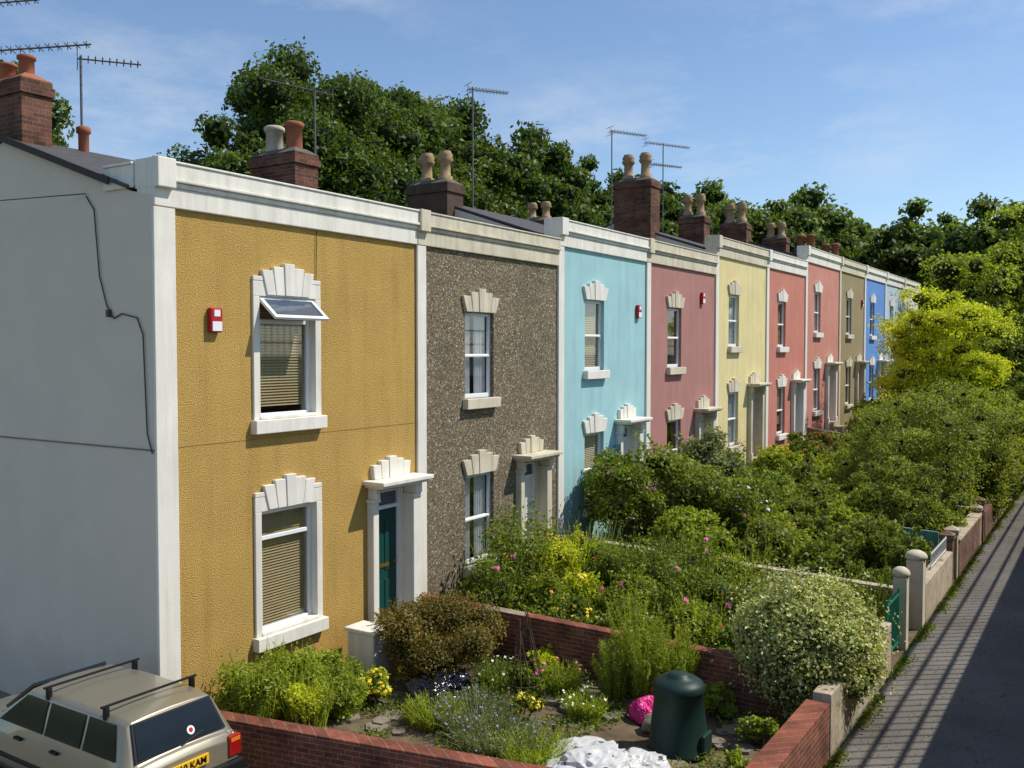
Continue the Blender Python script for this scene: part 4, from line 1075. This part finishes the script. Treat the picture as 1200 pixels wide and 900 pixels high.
secs = [sec(-.02, .93, .80, .82, .66, .34), sec(.04, .98, .88, .90, .70), sec(.09, 1, .90, .925, .70), sec(.32, 1, .92, 1.37, .62), sec(.56, 1, .93, 1.405, .63), sec(1.6, 1, .92, 1.42, .64), sec(2.35, 1, .90, 1.39, .62),
        sec(3.05, .99, .88, .93, .68), sec(3.8, .95, .78, .82, .62), sec(4.1, .86, .66, .68, .55, .34)]
m = MB()
vs = []
for s_ in secs:
    full = s_ + [(-x, y, z) for x, y, z in s_[-2:0:-1]]
    vs += full
K = 18
fs = []
for a in range(len(secs) - 1):
    for k in range(K):
        fs.append((a * K + k, a * K + (k + 1) % K, (a + 1) * K + (k + 1) % K, (a + 1) * K + k))
fs.append(tuple(range(K))); fs.append(tuple(range((len(secs) - 1) * K, len(secs) * K)))
m.add(vs, fs, 0, True)
body = m.obj('body', [CARP], car)
bv = body.modifiers.new('bev', 'BEVEL'); bv.width = .018; bv.segments = 3; bv.angle_limit = math.radians(24)
def panel(name, q, off, mm, par=car):
    a, b, c, d = [Vector(v) for v in q]
    nrm = (b - a).cross(d - a).normalized()
    m = MB(); vs = [tuple(v + nrm * off) for v in (a, b, c, d)] + [tuple(v - nrm * .01) for v in (a, b, c, d)]
    m.add(vs, [(0, 1, 2, 3), (7, 6, 5, 4), (0, 4, 5, 1), (1, 5, 6, 2), (2, 6, 7, 3), (3, 7, 4, 0)])
    return m.obj(name, [mm], par)
A0 = (-.66, .102, .945); A1 = (.66, .102, .945); B1 = (.57, .307, 1.345); B0 = (-.57, .307, 1.345)
panel('rear_window_seal', (A0, A1, B1, B0), .014, CBLK)
i0 = (-.62, .112, .965); i1 = (.62, .112, .965); j1 = (.54, .297, 1.325); j0 = (-.54, .297, 1.325)
rw = panel('rear_window', (i0, i1, j1, j0), .022, CGL)
def sidepanel(l0, l1, b0, b1, sg, t0=.06, t1=.93, name='side_window'):
    def P(l, t): return (sg * (.76 + (.632 - .76) * t), l, .925 + (1.36 - .925) * t)
    q = (P(l0, t0), P(l1, t0), P(b1, t1), P(b0, t1))
    a, b, c, d = [Vector(v) for v in q]
    nn = (b - a).cross(d - a)
    if nn.x * sg < 0: q = (q[1], q[0], q[3], q[2])
    panel(name, q, .016, CGL)
for sg in (-1, 1):
    sidepanel(.34, .98, .48, .98, sg); sidepanel(1.05, 1.78, 1.05, 1.78, sg); sidepanel(1.85, 2.80, 1.85, 2.32, sg)
    m = MB(); m.box(sg * .80 - .03, sg * .80 + .03, .3, 3.2, .50, .56); m.obj('side_moulding', [CBLK], car, bevel=.01)
    m = MB(); xa = .60 if sg > 0 else -.80; m.box(xa, xa + .20, -.045, .12, .60, .86); tl = m.obj('tail_lamp', [TAIL], car, bevel=.02)
    m = MB(); m.box(xa + .03, xa + .17, -.052, -.04, .79, .84); m.obj('indicator', [AMB], tl)
    for l in (.72, 3.3):
        m = MB(); m.tube((sg * .62, l, .29), (sg * .81, l, .29), .29, n=28); wl = m.obj('wheel', [RUB], car, bevel=.02)
        m = MB(); m.tube((sg * .80, l, .29), (sg * .82, l, .29), .17, n=24); m.obj('rim', [ALU], wl)
    for l in (1.5, 2.3):
        m = MB(); m.box(sg * .80 - .03, sg * .80 + .035, l - .08, l + .08, .80, .83); m.obj('door_handle', [CBLK], car)
m = MB(); m.box(-.80, .80, -.10, .10, .34, .56); m.box(-.805, .805, -.06, .12, .36, .50); m.obj('rear_bumper', [CBLK], car, bevel=.03)
m = MB(); m.box(-.27, .27, -.062, -.03, .67, .79); plate = m.obj('number_plate', [PLY], car)
def text(s_, size, loc, mm, par, rot=(math.pi / 2, 0, 0)):
    cu = bpy.data.curves.new('txt', 'FONT'); cu.body = s_; cu.size = size; cu.align_x = 'CENTER'; cu.align_y = 'CENTER'; cu.extrude = .002; cu.offset = .002
    to = bpy.data.objects.new('txt', cu); root.objects.link(to)
    bpy.context.view_layer.update()
    me = bpy.data.meshes.new_from_object(to.evaluated_get(bpy.context.evaluated_depsgraph_get()))
    bpy.data.objects.remove(to)
    me.materials.clear(); me.materials.append(mm)
    o = bpy.data.objects.new('plate_lettering', me); root.objects.link(o); o.parent = par; o.location = loc; o.rotation_euler = rot
text('P10 KAM', .12, (0, -.066, .73), CBLK, plate)
e1 = Vector((1, 0, 0)); e2 = (Vector(j1) - Vector(i1)); e2.x = 0; e2.normalize(); nr = e1.cross(e2).normalized()
b_ = Vector((.16, i0[1], i0[2])) + e2 * .11 + nr * .026
def disc(r, off):
    m = MB(); m.add([tuple(b_ + nr * off + e1 * r * math.cos(6.283 * k / 20) + e2 * r * math.sin(6.283 * k / 20)) for k in range(20)], [tuple(range(20))]); return m
st = disc(.055, 0).obj('sticker', [WHITE2], rw)
disc(.03, .002).obj('sticker_centre', [RED], rw)
m = MB(); m.tube((-.02, .085, .95), (.32, .115, 1.02), .012, n=6); m.obj('rear_wiper', [CBLK], rw)
for l in (.70, 1.9):
    m = MB(); m.box(-.69, .69, l - .018, l + .018, 1.49, 1.515)
    for sg in (-1, 1):
        m.box(sg * .62 - .03, sg * .62 + .03, l - .03, l + .03, 1.34, 1.49)
    m.obj('roof_bar', [CBLK], car, bevel=.006)
m = MB(); m.prism([(3.06, .955), (2.40, 1.385), (2.42, 1.42), (3.1, .985)], -.52, .52, 0, 'x'); m.obj('windscreen', [CGL], car)

# ------------------------------------------------------------------ lights & sky
SE, SR = math.radians(52), math.radians(142)
w = bpy.data.worlds.new('World'); scene.world = w; w.use_nodes = True
nt = w.node_tree; nt.nodes.clear()
out = nd(nt, 'ShaderNodeOutputWorld'); bg = nd(nt, 'ShaderNodeBackground')
sky = nd(nt, 'ShaderNodeTexSky'); sky.sky_type = 'NISHITA'; sky.sun_disc = False
sky.sun_elevation = SE; sky.sun_rotation = SR; sky.air_density = 1.0; sky.dust_density = 0.2; sky.ozone_density = 3.5
tc = nd(nt, 'ShaderNodeTexCoord'); mp = nd(nt, 'ShaderNodeMapping'); mp.inputs['Scale'].default_value = (1.6, 1.6, 4.6); mp.inputs['Rotation'].default_value = (.3, .25, .5); mp.inputs['Location'].default_value = (3.1, 1.7, .4)
nt.links.new(tc.outputs['Generated'], mp.inputs['Vector'])
nn = noise_n(nt, mp.outputs['Vector'], 3.0, 10, .68); nn2 = noise_n(nt, mp.outputs['Vector'], 1.1, 3, .5)
f1 = rng_map(nt, nn, 0, 1, .46, .74); f2 = rng_map(nt, nn2, 0.08, .5, .42, .6)
mu = nd(nt, 'ShaderNodeMath', operation='MULTIPLY'); nt.links.new(f1, mu.inputs[0]); nt.links.new(f2, mu.inputs[1])
col = mixcol(nt, mu.outputs[0], sky.outputs['Color'], (5.6, 5.8, 6.2, 1))
nt.links.new(col, bg.inputs['Color']); bg.inputs['Strength'].default_value = 0.145
nt.links.new(bg.outputs[0], out.inputs['Surface'])
sd = Vector((math.cos(SE) * math.sin(SR), math.cos(SE) * math.cos(SR), math.sin(SE)))
sl = bpy.data.lights.new('sun', 'SUN'); sl.energy = 4.7; sl.angle = math.radians(.5); sl.color = (1, .95, .86)
so = bpy.data.objects.new('sun', sl); root.objects.link(so); so.rotation_euler = (-sd).to_track_quat('-Z', 'Y').to_euler(); so.location = (0, -20, 30)

# ------------------------------------------------------------------ camera
cd = bpy.data.cameras.new('camera'); cam = bpy.data.objects.new('camera', cd); root.objects.link(cam)
cd.sensor_width = 36; cd.lens = 33.0; cd.clip_end = 3000; cd.clip_start = .1
al = math.atan(710 / 1100); pt = math.atan(40 / 1100)
cam.location = (0, 0, 4.3)
cam.rotation_euler = Vector((math.cos(al) * math.cos(pt), math.sin(al) * math.cos(pt), -math.sin(pt))).to_track_quat('-Z', 'Y').to_euler()
scene.camera = cam
scene.view_settings.view_transform = 'Standard'
try: scene.view_settings.look = 'None'
except Exception: pass
scene.view_settings.exposure = 0
for o in list(scene.objects):
    if o.parent is None:
        o.location = o.location * S
        if o.type not in ('CAMERA', 'LIGHT'): o.scale = o.scale * S
